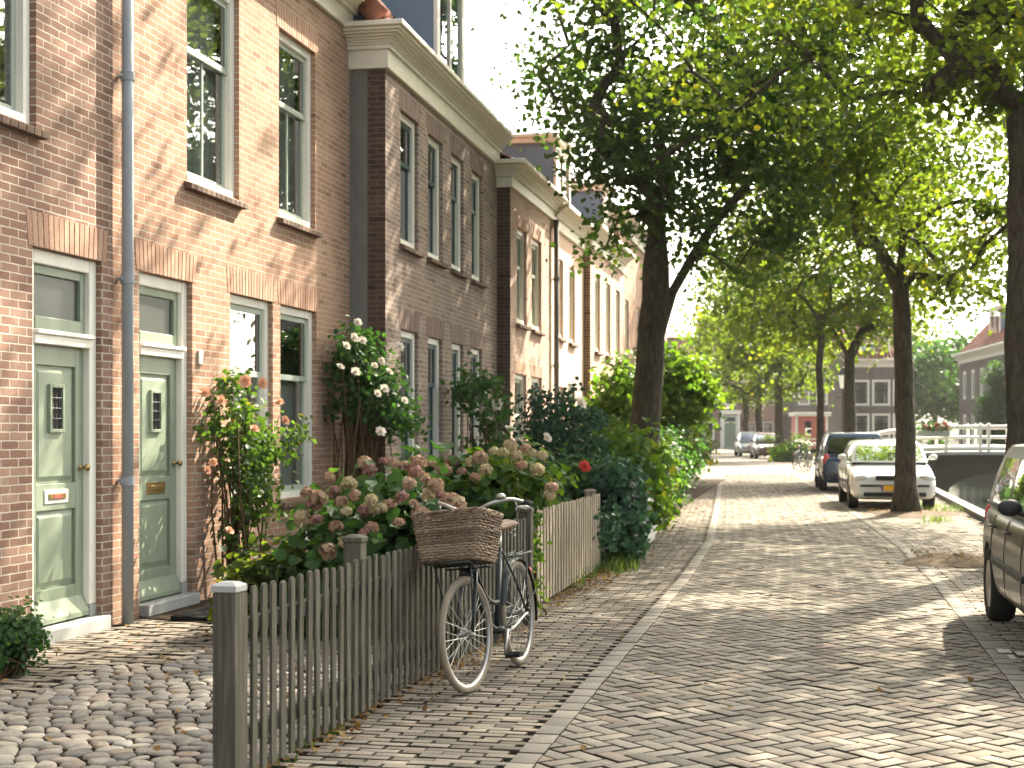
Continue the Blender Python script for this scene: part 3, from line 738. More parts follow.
# pavement by the fence and parking strip by the canal, in running bond across the way
def strip(name, x0, x1, y0, y1, mat, rw=.075, L=.21, hvar=.002):
    xs = []; ys = []; j = 0; y = y0
    while y < y1:
        x = x0+float(bend(y))+(L/2 if j % 2 else 0); xe = x1(y) if callable(x1) else x1+float(bend(y))
        while x < xe: xs.append(x+random.uniform(-.006, .006)); ys.append(y); x += L
        y += rw; j += 1
    return bricks_mesh(name, np.array(xs), np.array(ys), np.zeros(len(xs)), L, rw, mat, hvar=hvar, tilt=.006, gap=.007, ch=.004, curve=False)
strip('pavement', -2.38, LX+.0, 2.5, 46, 'paver2')
strip('parking_strip', RX+.04, lambda y: qx(y)-.38, 2.5, 46, 'paver', .105)
bricks_mesh('parking_marking', np.array([RX+.06, RX+.06, RX+.17]), np.array([10.25, 10.46, 10.36]), np.full(3, math.pi/2), .2, .105, 'whiteblock', top=.008)

def flat(name, pts, z, mat, kind='structure'):
    mb = MB(); mb.add([(x, y, z) for x, y in pts], [tuple(range(len(pts)))]); o = mb.build(name, M[mat]); o['kind'] = kind; return o
# one sheet with the canal left open: strips that follow the quay line
ysq = [-20, 0, 10, 15, 20, 27, 36, 45, 58, 72, 90, 125, 200]
fx = lambda Y: 9.2+float(min(0, bend(Y)-bend(60)))*.6
mb = MB()
for a, b in zip(ysq, ysq[1:]):
    mb.quad((-400, a, -.03), (qx(a)-.12, a, -.03), (qx(b)-.12, b, -.03), (-400, b, -.03)); mb.quad((fx(a)+.12, a, -.03), (400, a, -.03), (400, b, -.03), (fx(b)+.12, b, -.03))
mb.quad((-400, 200, -.03), (400, 200, -.03), (400, 900, -.03), (-400, 900, -.03)); mb.quad((-400, -60, -.03), (400, -60, -.03), (400, -20, -.03), (-400, -20, -.03))
o = mb.build('ground', M['joint']); o['kind'] = 'structure'
mb = MB()
yy = [46, 58, 72, 90, 110, 138]
for a, b in zip(yy, yy[1:]): mb.quad((-2.5+bend(a), a, -.008), (qx(a)-.3, a, -.008), (qx(b)-.3, b, -.008), (-2.5+bend(b), b, -.008))
mb.quad((-40, 110, -.012), (60, 110, -.012), (60, 142, -.012), (-40, 142, -.012))
o = mb.build('far_street', M['farground']); o['kind'] = 'structure'
mb = MB(); mb.quad((-10, -20, -.95), (60, -20, -.95), (60, 210, -.95), (-10, 210, -.95)); o = mb.build('water', M['water']); o['kind'] = 'structure'
for nm, f_, s in (('quay_wall', qx, -1), ('far_quay_wall', fx, 1)):
    mb = MB(); mc = MB()
    for a, b in zip(ysq, ysq[1:]):
        x0, x1 = f_(a), f_(b)
        mb.add([(x0, a, -2), (x1, b, -2), (x1, b, -.06), (x0, a, -.06)], [(0, 1, 2, 3)])
        for q in range(max(1, int((b-a)/1.1))):
            n = max(1, int((b-a)/1.1)); t0, t1 = q/n, (q+.985)/n
            xa, xb = x0+(x1-x0)*t0, x0+(x1-x0)*t1; ya, yb = a+(b-a)*t0, a+(b-a)*t1; k = s*.2
            mc.add([(xa-s*.04, ya, -.06), (xb-s*.04, yb, -.06), (xb+k, yb, -.06), (xa+k, ya, -.06), (xa-s*.04, ya, .07), (xb-s*.04, yb, .07), (xb+k, yb, .07), (xa+k, ya, .07)],
                   [(0, 1, 2, 3), (7, 6, 5, 4), (0, 4, 5, 1), (1, 5, 6, 2), (2, 6, 7, 3), (3, 7, 4, 0)])
    o = mb.build(nm, M['quay']); o['kind'] = 'structure'; tag(o, 'dark old brick quay wall of the canal' if s < 0 else 'dark brick quay wall on the far bank', 'wall')
    o2 = mc.build('coping', M['cap_stone'], o, bevel=.012)

# garden soil behind the fence and the cobbled forecourt in front of the doors
flat('garden_soil', [(-5.6, 10.9), (-2.55, 10.0), (-2.5, 16.5), (-2.75, 46), (-6.5, 46), (-6.5, 16)], .012, 'soil')
flat('forecourt_bed', [(-7, 2), (-2.5, 2), (-2.5, 11.2), (-5.6, 11.2), (-7, 10)], -.02, 'joint')
rs = np.random.RandomState(3); V = []; Q = []; rd = []
def stone(poly, hgt):
    """a cobble filling its own cell of the bedding, with a low rounded top"""
    b = len(V); poly = np.array(poly); c = poly.mean(0); n = 14; rr = rs.rand()
    closed = np.vstack([poly, poly[:1]]); d = np.r_[0, np.cumsum(np.linalg.norm(np.diff(closed, axis=0), axis=1))]
    q = np.linspace(0, d[-1], n, endpoint=False); ring = np.stack([np.interp(q, d, closed[:, 0]), np.interp(q, d, closed[:, 1])], 1)
    ring = .6*ring+.2*np.roll(ring, 1, 0)+.2*np.roll(ring, -1, 0)-c; lx, ly = rs.normal(0, .05, 2)
    for sc, z in ((.98, -.04), (.93, -.012), (.86, .35), (.72, .72), (.42, .95), (.04, 1.0)):
        for p in ring: V.append((c[0]+p[0]*sc, c[1]+p[1]*sc, (z if z < 0 else -.008+z*hgt)+(p[0]*lx+p[1]*ly)*sc))
    for i in range(5):
        for k in range(n): Q.append((b+i*n+k, b+i*n+(k+1) % n, b+(i+1)*n+(k+1) % n, b+(i+1)*n+k)); rd.append(rr); mi.append(1 if i == 0 else 0)
mi = []
seeds = []; j = 0; y = 2.6
while y < 11.0:
    x = -6.6+(.06 if j % 2 else 0)
    while x < -2.40: seeds.append((x+rs.uniform(-.042, .042), y+rs.uniform(-.042, .042))); x += .122
    y += .118; j += 1
seeds = np.array(seeds)
for s0 in seeds:
    x, y = s0; inbrick = (x < -4.28 and y > 8.72) or (x < -4.66 and y > 7.78 and y < 8.7)
    if x < -5.6 or x > -2.52 or y > 10.9 or inbrick or (y < 3.2): continue
    nb = seeds[(np.abs(seeds-s0).max(1) < .36)]; poly = [s0+np.array(p) for p in ((-.2, -.2), (.2, -.2), (.2, .2), (-.2, .2))]
    for q in nb:
        if q[0] == s0[0] and q[1] == s0[1]: continue
        m = (q+s0)/2; nn = q-s0; out = []
        for a_, b_ in zip(poly, poly[1:]+poly[:1]):
            da, db = np.dot(a_-m, nn), np.dot(b_-m, nn)
            if da <= 0: out.append(a_)
            if da*db < 0: out.append(a_+(b_-a_)*da/(da-db))
        poly = out
        if len(poly) < 3: break
    if len(poly) >= 3: stone(poly, rs.uniform(.007, .019))
me = np_mesh('cobbled_forecourt', np.array(V), np.array(Q), rd); o = link('cobbled_forecourt', me, [M['cobble'], M['joint_dirt']], None, True); o['kind'] = 'structure'; me.polygons.foreach_set('material_index', np.array(mi, np.int32))
bx = []; xs = []; ys = []; j = 0; y = 7.72
while y < 11.0:
    x = -5.56+(.12 if j % 2 else 0)
    while x < (-4.2 if y > 8.65 else -4.55):
        xs.append(x+rs.uniform(-.012, .012)); ys.append(y+rs.uniform(-.006, .006)); x += .235
    y += .098; j += 1
bricks_mesh('forecourt_paving', np.array(xs), np.array(ys), np.zeros(len(xs)), .23, .095, 'paver2', hvar=.003, tilt=.012, gap=.009, top=.004)
xs = np.array([-4.72, -4.5, -4.28]); ys = np.array([8.46, 8.52, 8.6])
# bare earth round the tree feet
for nm, px, z, r in (('bare_earth', 958, 16.9, .75), ('bare_earth', 912, 26.6, 1.0)):
    X, Y = AT(px, z); mb = MB(); n = 40; c = []
    for ring, zz in ((1.0, .006), (.8, .028), (.5, .05), (.1, .065)):
        for q in range(n):
            t = 2*math.pi*q/n; rr = r*ring*(1+.16*math.sin(3*t+px)+.08*math.sin(7*t)); c.append((X+rr*.85*math.cos(t), Y+rr*1.25*math.sin(t), zz+random.uniform(-.006, .006)))
    mb.add(c, [(i*n+k, i*n+(k+1) % n, (i+1)*n+(k+1) % n, (i+1)*n+k) for i in range(3) for k in range(n)])
    o = mb.build(nm, M['earth'], None, True); o['kind'] = 'structure'

# ================================================================== leaves
def leaf_mesh(name, P, size, rnd, up=.6, shape=1.0, fold=.25, droop=0.0, seed=1, normals=None, jitter=.9):
    """many small folded leaves, two faces each, as one mesh"""
    rs = np.random.RandomState(seed); n = len(P)
    nrm = rs.normal(0, jitter, (n, 3)); nrm[:, 2] += up*1.6
    if normals is not None: nrm += normals*1.6
    nrm /= np.linalg.norm(nrm, axis=1)[:, None]+1e-9
    d = rs.normal(0, 1, (n, 3)); d[:, 2] -= droop; d -= nrm*(d*nrm).sum(1)[:, None]; d /= np.linalg.norm(d, axis=1)[:, None]+1e-9
    s = np.cross(nrm, d)
    L = np.asarray(size)*rs.uniform(.7, 1.25, n); Wd = L*.42*shape
    def pt(a, b, c): return P+d*(L*a)[:, None]+s*(Wd*b)[:, None]+nrm*(L*c)[:, None]
    V = np.stack([pt(-.5, 0, 0), pt(-.18, 1, fold*.5), pt(.2, .8, fold*.4), pt(.5, 0, -.12), pt(.2, -.8, fold*.4), pt(-.18, -1, fold*.5)], 1)
    q = np.array([(0, 1, 2, 3), (0, 3, 4, 5)])[None]+6*np.arange(n)[:, None, None]
    return np_mesh(name, V.reshape(-1, 3), q.reshape(-1, 4), np.repeat(rnd, 2))

def tree(name, label, X, Y, tr, fork, centre, radii, ncl, nleaf, lsize, seed, group=None, lean=(0, 0), mat='leaf', forks=None, minz=None, keep=None, spread=(.55, .28), gap=0.0, sides=12, lo_open=0.0, extra=None, thin=None):
    """trunk and limbs grown towards leaf clusters scattered through the crown's volume"""
    rs = np.random.RandomState(seed); root = empty(name, (X, Y, 0), 0, label, 'tree', group)
    pos = [np.array([0, 0, -.1])]; par = [-1]
    nst = max(4, int(fork/.5))
    for i in range(1, nst+1):
        t = i/nst; pos.append(np.array([lean[0]*t**1.3+rs.normal(0, .02), lean[1]*t+rs.normal(0, .02), fork*t])); par.append(len(pos)-2)
    trunk_n = len(pos)
    def grow(a, target, bow=.15, step=.55):
        p0 = pos[a]; v = target-p0; L = np.linalg.norm(v); m = max(2, int(L/step)); side = rs.normal(0, bow*L*.35, 3); last = a
        for i in range(1, m+1):
            t = i/m; q = p0+v*t+side*math.sin(math.pi*t)+np.array([0, 0, .10*L*math.sin(math.pi*t)]); pos.append(q); par.append(last); last = len(pos)-1
        return last
    if forks:
        for f in forks: grow(trunk_n-1 if f[3] < 0 else f[3], np.array(f[:3]), .08)
    C = []
    radii = np.array(radii); centre = np.array(centre)
    while len(C) < ncl:
        v = rs.normal(0, 1, 3); v /= np.linalg.norm(v); r = rs.uniform(.25, 1.0)**.55
        lump = 1+.16*math.sin(3.1*v[0]+seed)+.14*math.sin(4.3*v[1]+2.0*seed)+.12*math.sin(5*v[2]+seed*.7)
        p = centre+v*radii*r*lump
        if minz and p[2] < minz: continue
        if keep and not keep(p): continue
        C.append(p)
    if extra:
        for e in extra: C.append(np.array(e, float))
    C.sort(key=lambda p: np.linalg.norm(p-pos[trunk_n-1]))
    tips = []
    for p in C:
        A = np.array(pos[max(3, trunk_n-2):]); dd = np.linalg.norm(A-p, axis=1)+.35*np.maximum(0, A[:, 2]-p[2]+.3)
        a = int(np.argmin(dd))+max(3, trunk_n-2); tips.append(grow(a, p))
    n = len(pos); pos_a = np.array(pos); cnt = np.zeros(n)
    for t in tips: cnt[t] += 1
    for i in range(n-1, 0, -1): cnt[par[i]] += cnt[i]
    rad = np.maximum(.012, tr*(cnt/max(1, cnt[0]))**.46)
    for i in range(trunk_n): rad[i] = tr*(1.0-.22*i/trunk_n)*(1+.55*math.exp(-max(0, pos_a[i, 2])/.28))
    for i in range(trunk_n, n): rad[i] = max(.012, rad[i]*.72)
    if thin:
        for i in range(trunk_n, n): rad[i] *= thin(pos_a[i])
    mb = MB(); kids = {}
    for i in range(1, n): kids.setdefault(par[i], []).append(i)
    done = set()
    for i in range(0, n):      # follow each limb to its end as one tapering tube
        if i in done and i != 0: continue
        chain = [i] if i == 0 else [par[i], i]
        cur = i; done.add(i)
        while cur in kids:
            nx = max(kids[cur], key=lambda q: cnt[q]); 
            if nx in done: break
            done.add(nx); chain.append(nx); cur = nx
        if len(chain) < 2: continue
        rr = [rad[q] for q in chain]
        if i != 0: rr[0] = min(rr[0], rr[1]*1.15)
        mb.tube([pos_a[q] for q in chain], rr, sides if rr[min(1, len(rr)-1)] > .08 else 5, True)
    mb.build('trunk', M['bark'], root, True)
    TP = pos_a[tips]
    if gap: TP = TP[rs.rand(len(TP)) > gap]
    per = max(4, int(nleaf/len(TP))); k = len(TP)
    cl = np.repeat(TP, per, 0); m = len(cl)
    size_c = np.repeat(rs.uniform(.65, 1.35, k), per)
    off = rs.normal(0, 1, (m, 3))*np.array([spread[0], spread[0], spread[1]])*size_c[:, None]
    off[:, 2] -= .25*(off[:, 0]**2+off[:, 1]**2)*.6
    # some leaves back along the twigs
    P = cl+off
    rnd = np.clip(np.repeat(rs.uniform(0, .75, k), per)+rs.normal(0, .16, m), 0, 1)
    me = leaf_mesh('crown', P, lsize, rnd, up=.55, seed=seed+1, droop=.5)
    link('crown', me, M[mat], root)
    return root

def bush(name, label, cat, X, Y, blobs, nleaf, lsize, mat, seed, z0=0.0, stems=14, up=.35, shape=1.0, clump=60, group=None, tight=.5, rough=.35, stemmat='stem'):
    """blobs: ellipsoids (x, y, z, rx, ry, rz) filled with leaf clumps, densest near the outside; twigs run to them"""
    rs = np.random.RandomState(seed); root = empty(name, (X, Y, z0), 0, label, cat, group)
    P = []; Nn = []; rn = []; ends = []
    vol = np.array([b[3]*b[4]+b[4]*b[5]+b[3]*b[5] for b in blobs]); vol = vol/vol.sum()
    for b, w in zip(blobs, vol):
        nb = int(nleaf*w); nc = max(3, nb//clump)
        for c in range(nc):
            v = rs.normal(0, 1, 3); v /= np.linalg.norm(v); r = rs.uniform(.35, 1.08)**tight
            cc = np.array(b[:3])+v*np.array(b[3:])*r*(1+rs.normal(0, rough*.3)); 
            if cc[2] < .04: cc[2] = rs.uniform(.04, .2)
            m = nb//nc; s = .16*min(b[3:])+lsize*.9
            q = cc+rs.normal(0, 1, (m, 3))*s*np.array([1, 1, .8]); q[:, 2] = np.maximum(q[:, 2], .02)
            P.append(q); Nn.append(np.repeat(v[None], m, 0)); rn.append(np.clip(rs.uniform(0, .8)+rs.normal(0, .18, m), 0, 1))
            if len(ends) < stems or rs.rand() < .15: ends.append(cc)
    P = np.concatenate(P); Nn = np.concatenate(Nn); rn = np.concatenate(rn)
    mb = MB(); rs.shuffle(ends)
    for e in ends[:stems*2]:
        bx, by = rs.normal(0, .10, 2)+np.array(e[:2])*.35; mid = np.array([bx+(e[0]-bx)*.4+rs.normal(0, .05), by+(e[1]-by)*.4+rs.normal(0, .05), e[2]*.55])
        mb.tube([(bx, by, -.05), mid, e], [.013, .009, .004], 5)
    mb.build('stem', M[stemmat], root, True)
    link('foliage', leaf_mesh('foliage', P, lsize, rn, up=up, shape=shape, seed=seed+7, normals=Nn, jitter=.7), M[mat], root)
    return root

def floret_head(seed, r=.095, n=84, flat=.82):
    rs = np.random.RandomState(seed); v = rs.normal(0, 1, (n, 3)); v /= np.linalg.norm(v, axis=1)[:, None]; v[:, 2] = np.where(v[:, 2] < -.5, -v[:, 2], v[:, 2])
    P = v*np.array([r, r, r*flat])*rs.uniform(.76, 1.08, (n, 1))
    a = leaf_mesh('flower_head', P, r*.55, np.clip(rs.uniform(.2, .7)+rs.normal(0, .33, n), 0, 1), up=0, shape=1.7, seed=seed, normals=v*2, jitter=.55, fold=.3)
    return a
HEADS = [floret_head(100+i, r) for i, r in enumerate((.10, .085, .075))]
def add_heads(root, pts, mats, seed, sc=1.0):
    rs = np.random.RandomState(seed); cache = {}
    for i, p in enumerate(pts):
        mt = mats[rs.randint(len(mats))]; key = (rs.randint(3), mt)
        if key not in cache:
            me = HEADS[key[0]].copy(); me.materials.clear(); me.materials.append(M[mt]); cache[key] = me
        o = bpy.data.objects.new('flower_head', cache[key]); COL.objects.link(o); o.parent = root
        o.location = p; s = sc*rs.uniform(.8, 1.15); o.scale = (s, s, s); o.rotation_euler = (rs.normal(0, .35), rs.normal(0, .35), rs.uniform(0, 6.28))

def rose_mesh(seed, r=.05):
    rs = np.random.RandomState(seed); mb = MB(); g = .5
    for ring, (n, rad, tilt, sz) in enumerate(((3, .18, 1.35, .55), (5, .34, 1.0, .7), (6, .6, .6, .85), (7, .85, .25, .9))):
        for k in range(n):
            t = 2*math.pi*(k+rs.uniform(-.2, .2))/n+ring*.5; c, s = math.cos(t), math.sin(t); rr = r*rad; L = r*sz
            ex = Vector((c, s, 0)); ey = Vector((-s, c, 0)); up = Vector((0, 0, 1)); dirv = ex*math.cos(tilt)+up*math.sin(tilt)
            b = ex*rr*.4+up*(-.25*r+.1*r*ring*-.3)
            p = [b-ey*L*.25, b+dirv*L*.55-ey*L*.6, b+dirv*L*1.05-ey*L*.2+ex*.12*L, b+dirv*L*1.05+ey*L*.2+ex*.12*L, b+dirv*L*.55+ey*L*.6, b+ey*L*.25]
            mb.add(p, [(0, 1, 4, 5), (1, 2, 3, 4)], rs.uniform(.2, .9))
    me = bpy.data.meshes.new('flower'); me.from_pydata(mb.v, [], mb.f); at = me.attributes.new('rnd', 'FLOAT', 'FACE'); at.data.foreach_set('value', np.array(mb.r, np.float32)); me.update(); return me
ROSES = [rose_mesh(i, r) for i, r in enumerate((.055, .048, .04))]
def add_roses(root, pts, mt, seed, sc=1.0):
    rs = np.random.RandomState(seed); cache = {}
    for p in pts:
        k = rs.randint(3)
        if k not in cache: me = ROSES[k].copy(); me.materials.clear(); me.materials.append(M[mt]); cache[k] = me
        o = bpy.data.objects.new('flower', cache[k]); COL.objects.link(o); o.parent = root; o.location = p
        s = sc*rs.uniform(.85, 1.25); o.scale = (s, s, s); d = Vector((rs.normal(.5, .3), rs.normal(-.6, .3), rs.uniform(.2, .8))); o.rotation_euler = d.to_track_quat('Z', 'Y').to_euler()

# ================================================================== trees
def off_front(wx, wy, wz):      # True where the shade would miss the sunlit house front
    t = (wx+5.5)/math.sin(SUN_AZ); y, z = wy-t*math.cos(SUN_AZ), wz-t*math.tan(SUN_EL)
    gx, gy = wx-wz*.479, wy-wz*1.187
    if ((gx+4.9)/1.0)**2+((gy-9.7)/.9)**2 < 1: return False
    return not (10.3 < y < 15.7 and .2 < z < 6.4)
TG = 'street trees in a row along the canal quay'
def at_tree(px, z): return AT(px, z)
X, Y = AT(641, 24.2)
# the big tree by the gardens: three stems from a fork, crown kept to the street side
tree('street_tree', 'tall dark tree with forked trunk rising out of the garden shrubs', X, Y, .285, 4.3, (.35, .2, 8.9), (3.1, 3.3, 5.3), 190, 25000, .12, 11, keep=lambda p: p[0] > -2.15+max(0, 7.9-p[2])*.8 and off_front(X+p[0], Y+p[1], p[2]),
     lean=(.28, .0), mat='leaf_shaded', forks=((.12, .1, 7.4, -1), (.75, .0, 7.6, -1), (1.75, .4, 5.7, 6)), minz=4.0, thin=lambda q: .55 if q[0] > .5+max(0, q[2]-5.2)*.6 and q[2] < 6.8 else 1.0, spread=(.42, .22), extra=[(-.4, .2, 5.2), (-1.0, .1, 6.0), (2.3, .3, 4.8), (1.6, -.2, 4.2), (2.6, 0, 5.6), (-.7, .5, 4.7)])
def shade_at(u, z, X1):
    x0, y0 = L2(u); t = (X1-x0)/math.sin(SUN_AZ); return (X1, y0+t*math.cos(SUN_AZ), z+t*math.tan(SUN_EL))
X, Y = AT(1028, 16.6)
shade_sprays = [shade_at(*q) for q in ((9.2, 5.9, -1.6), (8.5, 5.5, -1.7), (7.9, 5.0, -1.8), (8.8, 4.9, -1.7), (8.2, 4.3, -1.9), (7.4, 4.5, -1.7), (7.6, 3.6, -2.0), (8.2, 3.4, -1.8), (7.0, 3.0, -1.7), (7.6, 2.6, -1.9), (6.7, 5.6, -1.6), (9.4, 5.2, -1.4), (8.9, 4.0, -1.8), (8.4, 2.5, -2.0), (9.6, 5.9, -1.5), (8.4, 3.0, -1.6), (8.9, 2.8, -1.9), (9.1, 3.5, -1.6), (8.0, 2.4, -1.5))]  # unseen leaf sprays added above the view to shade the left house front
shade_sprays = [(a-X, b-Y, c) for a, b, c in shade_sprays]
def lit_patch(p):      # leave the sun a way through to the near right of the road
    gx_, gy_ = X+p[0]-p[2]*.479, Y+p[1]-p[2]*1.187
    if p[2] < 7.2 and math.sin(p[0]*37+p[1]*51+p[2]*23) > -.25: return False
    return off_front(X+p[0], Y+p[1], p[2]) and ((gx_-.75)/.8)**2+((gy_-7.7)/.62)**2 > 1 and ((gx_+.1)/1.0)**2+((gy_-13.3)/1.3)**2 > 1
tree('street_tree', 'thick nearest tree of the canal row, trunk cut by the right frame edge', X, Y, .27, 5.2, (.0, .2, 8.6), (4.3, 4.4, 4.0), 270, 36000, .105, 23, TG, keep=lit_patch, extra=shade_sprays,
     forks=((.05, .2, 7.6, -1), (-1.3, -.2, 6.7, -1), (1.3, -.5, 7.0, -1)), minz=5.3, spread=(.45, .2))
X, Y = AT(906, 26.6)
tree('street_tree', 'straight trunked tree standing in front of the white car', X, Y, .20, 4.2, (0, 0, 8.2), (3.9, 4.0, 4.3), 200, 27000, .12, 37, TG, lean=(-.1, 0),
     forks=((1.3, .2, 5.8, -1), (-1.2, .2, 6.0, -1), (.1, 0, 7.4, -1)), minz=4.1, spread=(.48, .22))
X, Y = AT(850, 45.5)
tree('street_tree', 'slender dark tree rising behind the blue car', X, Y, .21, 3.9, (0, 0, 7.9), (3.7, 3.7, 4.5), 150, 13000, .16, 41, TG, forks=((-1.5, 0, 6.2, -1), (1.2, 0, 6.2, -1)), minz=3.8, spread=(.5, .25))
X, Y = AT(820, 43.5)
tree('street_tree', 'thin straight tree left of the blue car with bare lower trunk', X, Y, .125, 5.0, (-.7, 0, 7.2), (2.8, 3.0, 3.8), 90, 6500, .16, 43, TG, minz=3.9, spread=(.5, .25))
for px, z, seed, lab in ((779, 76, 51, 'distant street tree standing beside the far silver cars'), (759, 92, 53, 'distant street tree behind the far silver cars'), (746, 104, 57, 'farthest visible street tree in front of the pale house')):
    X, Y = AT(px, z)
    tree('street_tree', lab, X, Y, .26, 4.2, (0, 0, 8.0), (4.4, 4.4, 4.6), 110, 6500, .26, seed, 'distant street trees at the bend', minz=3.6, spread=(.6, .35), sides=8)
# background trees behind the far houses and along the far bank
for px, z, h_, r_, seed, lab in ((700, 150, 11, 5, 61, 'background tree above the house with the white door surround'), (935, 118, 9.5, 5.0, 63, 'broad dark tree across the bridge left of the tan house'),
                                 (905, 135, 13, 6, 67, 'tall hazy tree behind the dark grey house'), (830, 150, 14, 6, 69, 'tall background tree behind the grey brown house'), (770, 160, 14, 6.5, 71, 'pale background tree rising behind the pale grey house')):
    X, Y = AT(px, z)
    tree('background_tree', lab, X, Y, .3, h_*.3, (0, 0, h_*.58), (r_, r_, h_*.43), 80, 6000, .42, seed, 'trees behind the far houses', mat='leaf_dark' if seed == 63 else 'leaf', spread=(.9, .6), sides=6)
X, Y = AT(996, 74)
rs = np.random.RandomState(77)
bl = [(0, 0, z, .62*(1-((z-1.9)/3.6)**2)+.1, .62*(1-((z-1.9)/3.6)**2)+.1, .6) for z in np.linspace(.5, 4.6, 8)]
bush('conifer', 'narrow dark green columnar conifer in front of the canal house', 'tree', X, Y, bl, 5000, .16, 'leaf_dark', 79, stems=6, up=.5)
X, Y = AT(671, 33)
# small round headed tree
tree('round_tree', 'small round headed bright green tree beyond the big trunk', X, Y, .085, 1.75, (.03, 0, 2.5), (.88, .9, .74), 90, 6500, .17, 83, lean=(.1, 0), mat='leaf_lime', minz=1.6, spread=(.2, .15), sides=8)
# ================================================================== picket fences
def fence(name, label, A, B, pitch, pw, zb, zt, posts, ph, mat, side=.06, first_gap=.14, pt=.015):
    A = Vector(A).to_3d(); B = Vector(B).to_3d(); L = (B-A).length; ang = math.atan2(B.y-A.y, B.x-A.x)
    root = empty(name, A, ang, label, 'fence'); rs = np.random.RandomState(int(L*100))
    x = first_gap
    while x < L-pw/2:
        w = pw*rs.uniform(.94, 1.04); z1 = zt+rs.normal(0, .006); mb = MB()
        prof = [(-w/2, zb+rs.normal(0, .006))]+[(w/2, prof_z) for prof_z in ()]
        pts = [(-w/2, zb), (w/2, zb), (w/2, z1-w*.42)]+[(w/2*math.cos(t), z1-w*.42+w*.42*math.sin(t)) for t in np.linspace(.35, math.pi-.35, 6)]+[(-w/2, z1-w*.42)]
        n = len(pts); y0 = -pt/2; tl = rs.normal(0, .006)
        vs = [(x+a+tl*(z-zb), y0+rs.normal(0, .0008), z) for a, z in pts]+[(x+a+tl*(z-zb), y0+pt, z) for a, z in pts]
        mb.add(vs, [tuple(range(n)), tuple(range(2*n-1, n-1, -1))]+[(i, n+i, n+(i+1) % n, (i+1) % n) for i in range(n)], rs.rand())
        mb.build('picket', M[mat], root, bevel=.003); x += pitch
    for z in (zb+.17, zt-.17):
        mb = MB(); mb.box(-.0, L, pt/2+.001, pt/2+.045, z-.035, z+.035, r=rs.rand()); mb.build('rail', M[mat], root, bevel=.004)
    for px_, off, hh in posts:
        s = .052; mb = MB(); mb.box(px_-s, px_+s, off-s, off+s, -.1, hh, r=rs.rand()); p = mb.build('post', M[mat], root, bevel=.006)
        c = MB(); c.add([(px_-s-.006, off-s-.006, hh+.001), (px_+s+.006, off-s-.006, hh+.001), (px_+s+.006, off+s+.006, hh+.001), (px_-s-.006, off+s+.006, hh+.001)]+[(px_-s-.006, off-s-.006, hh+.028), (px_+s+.006, off-s-.006, hh+.028), (px_+s+.006, off+s+.006, hh+.028), (px_-s-.006, off+s+.006, hh+.028)]+
                        [(px_-s*.6, off-s*.6, hh+.042), (px_+s*.6, off-s*.6, hh+.042), (px_+s*.6, off+s*.6, hh+.042), (px_-s*.6, off+s*.6, hh+.042)],
                        [(3, 2, 1, 0), (0, 1, 5, 4), (1, 2, 6, 5), (2, 3, 7, 6), (3, 0, 4, 7), (4, 5, 9, 8), (5, 6, 10, 9), (6, 7, 11, 10), (7, 4, 8, 11), (8, 9, 10, 11)])
        c.build('post_cap', M['stone' if px_ < .2 else mat], p, bevel=.004)
    return root
A = W(-1.19, 5.98); B = W(.13, 11.4)
L = math.hypot(B[0]-A[0], B[1]-A[1])
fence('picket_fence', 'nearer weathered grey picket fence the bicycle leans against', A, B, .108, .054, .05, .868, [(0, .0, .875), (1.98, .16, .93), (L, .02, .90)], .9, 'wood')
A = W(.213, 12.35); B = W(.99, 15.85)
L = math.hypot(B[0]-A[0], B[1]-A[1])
fence('picket_fence', 'farther sunlit picket fence with wide boards and ivy at its end', A, B, .142, .088, .04, .865, [(.0, .12, .86), (L, .12, .86)], .86, 'wood_sunlit', first_gap=.06)

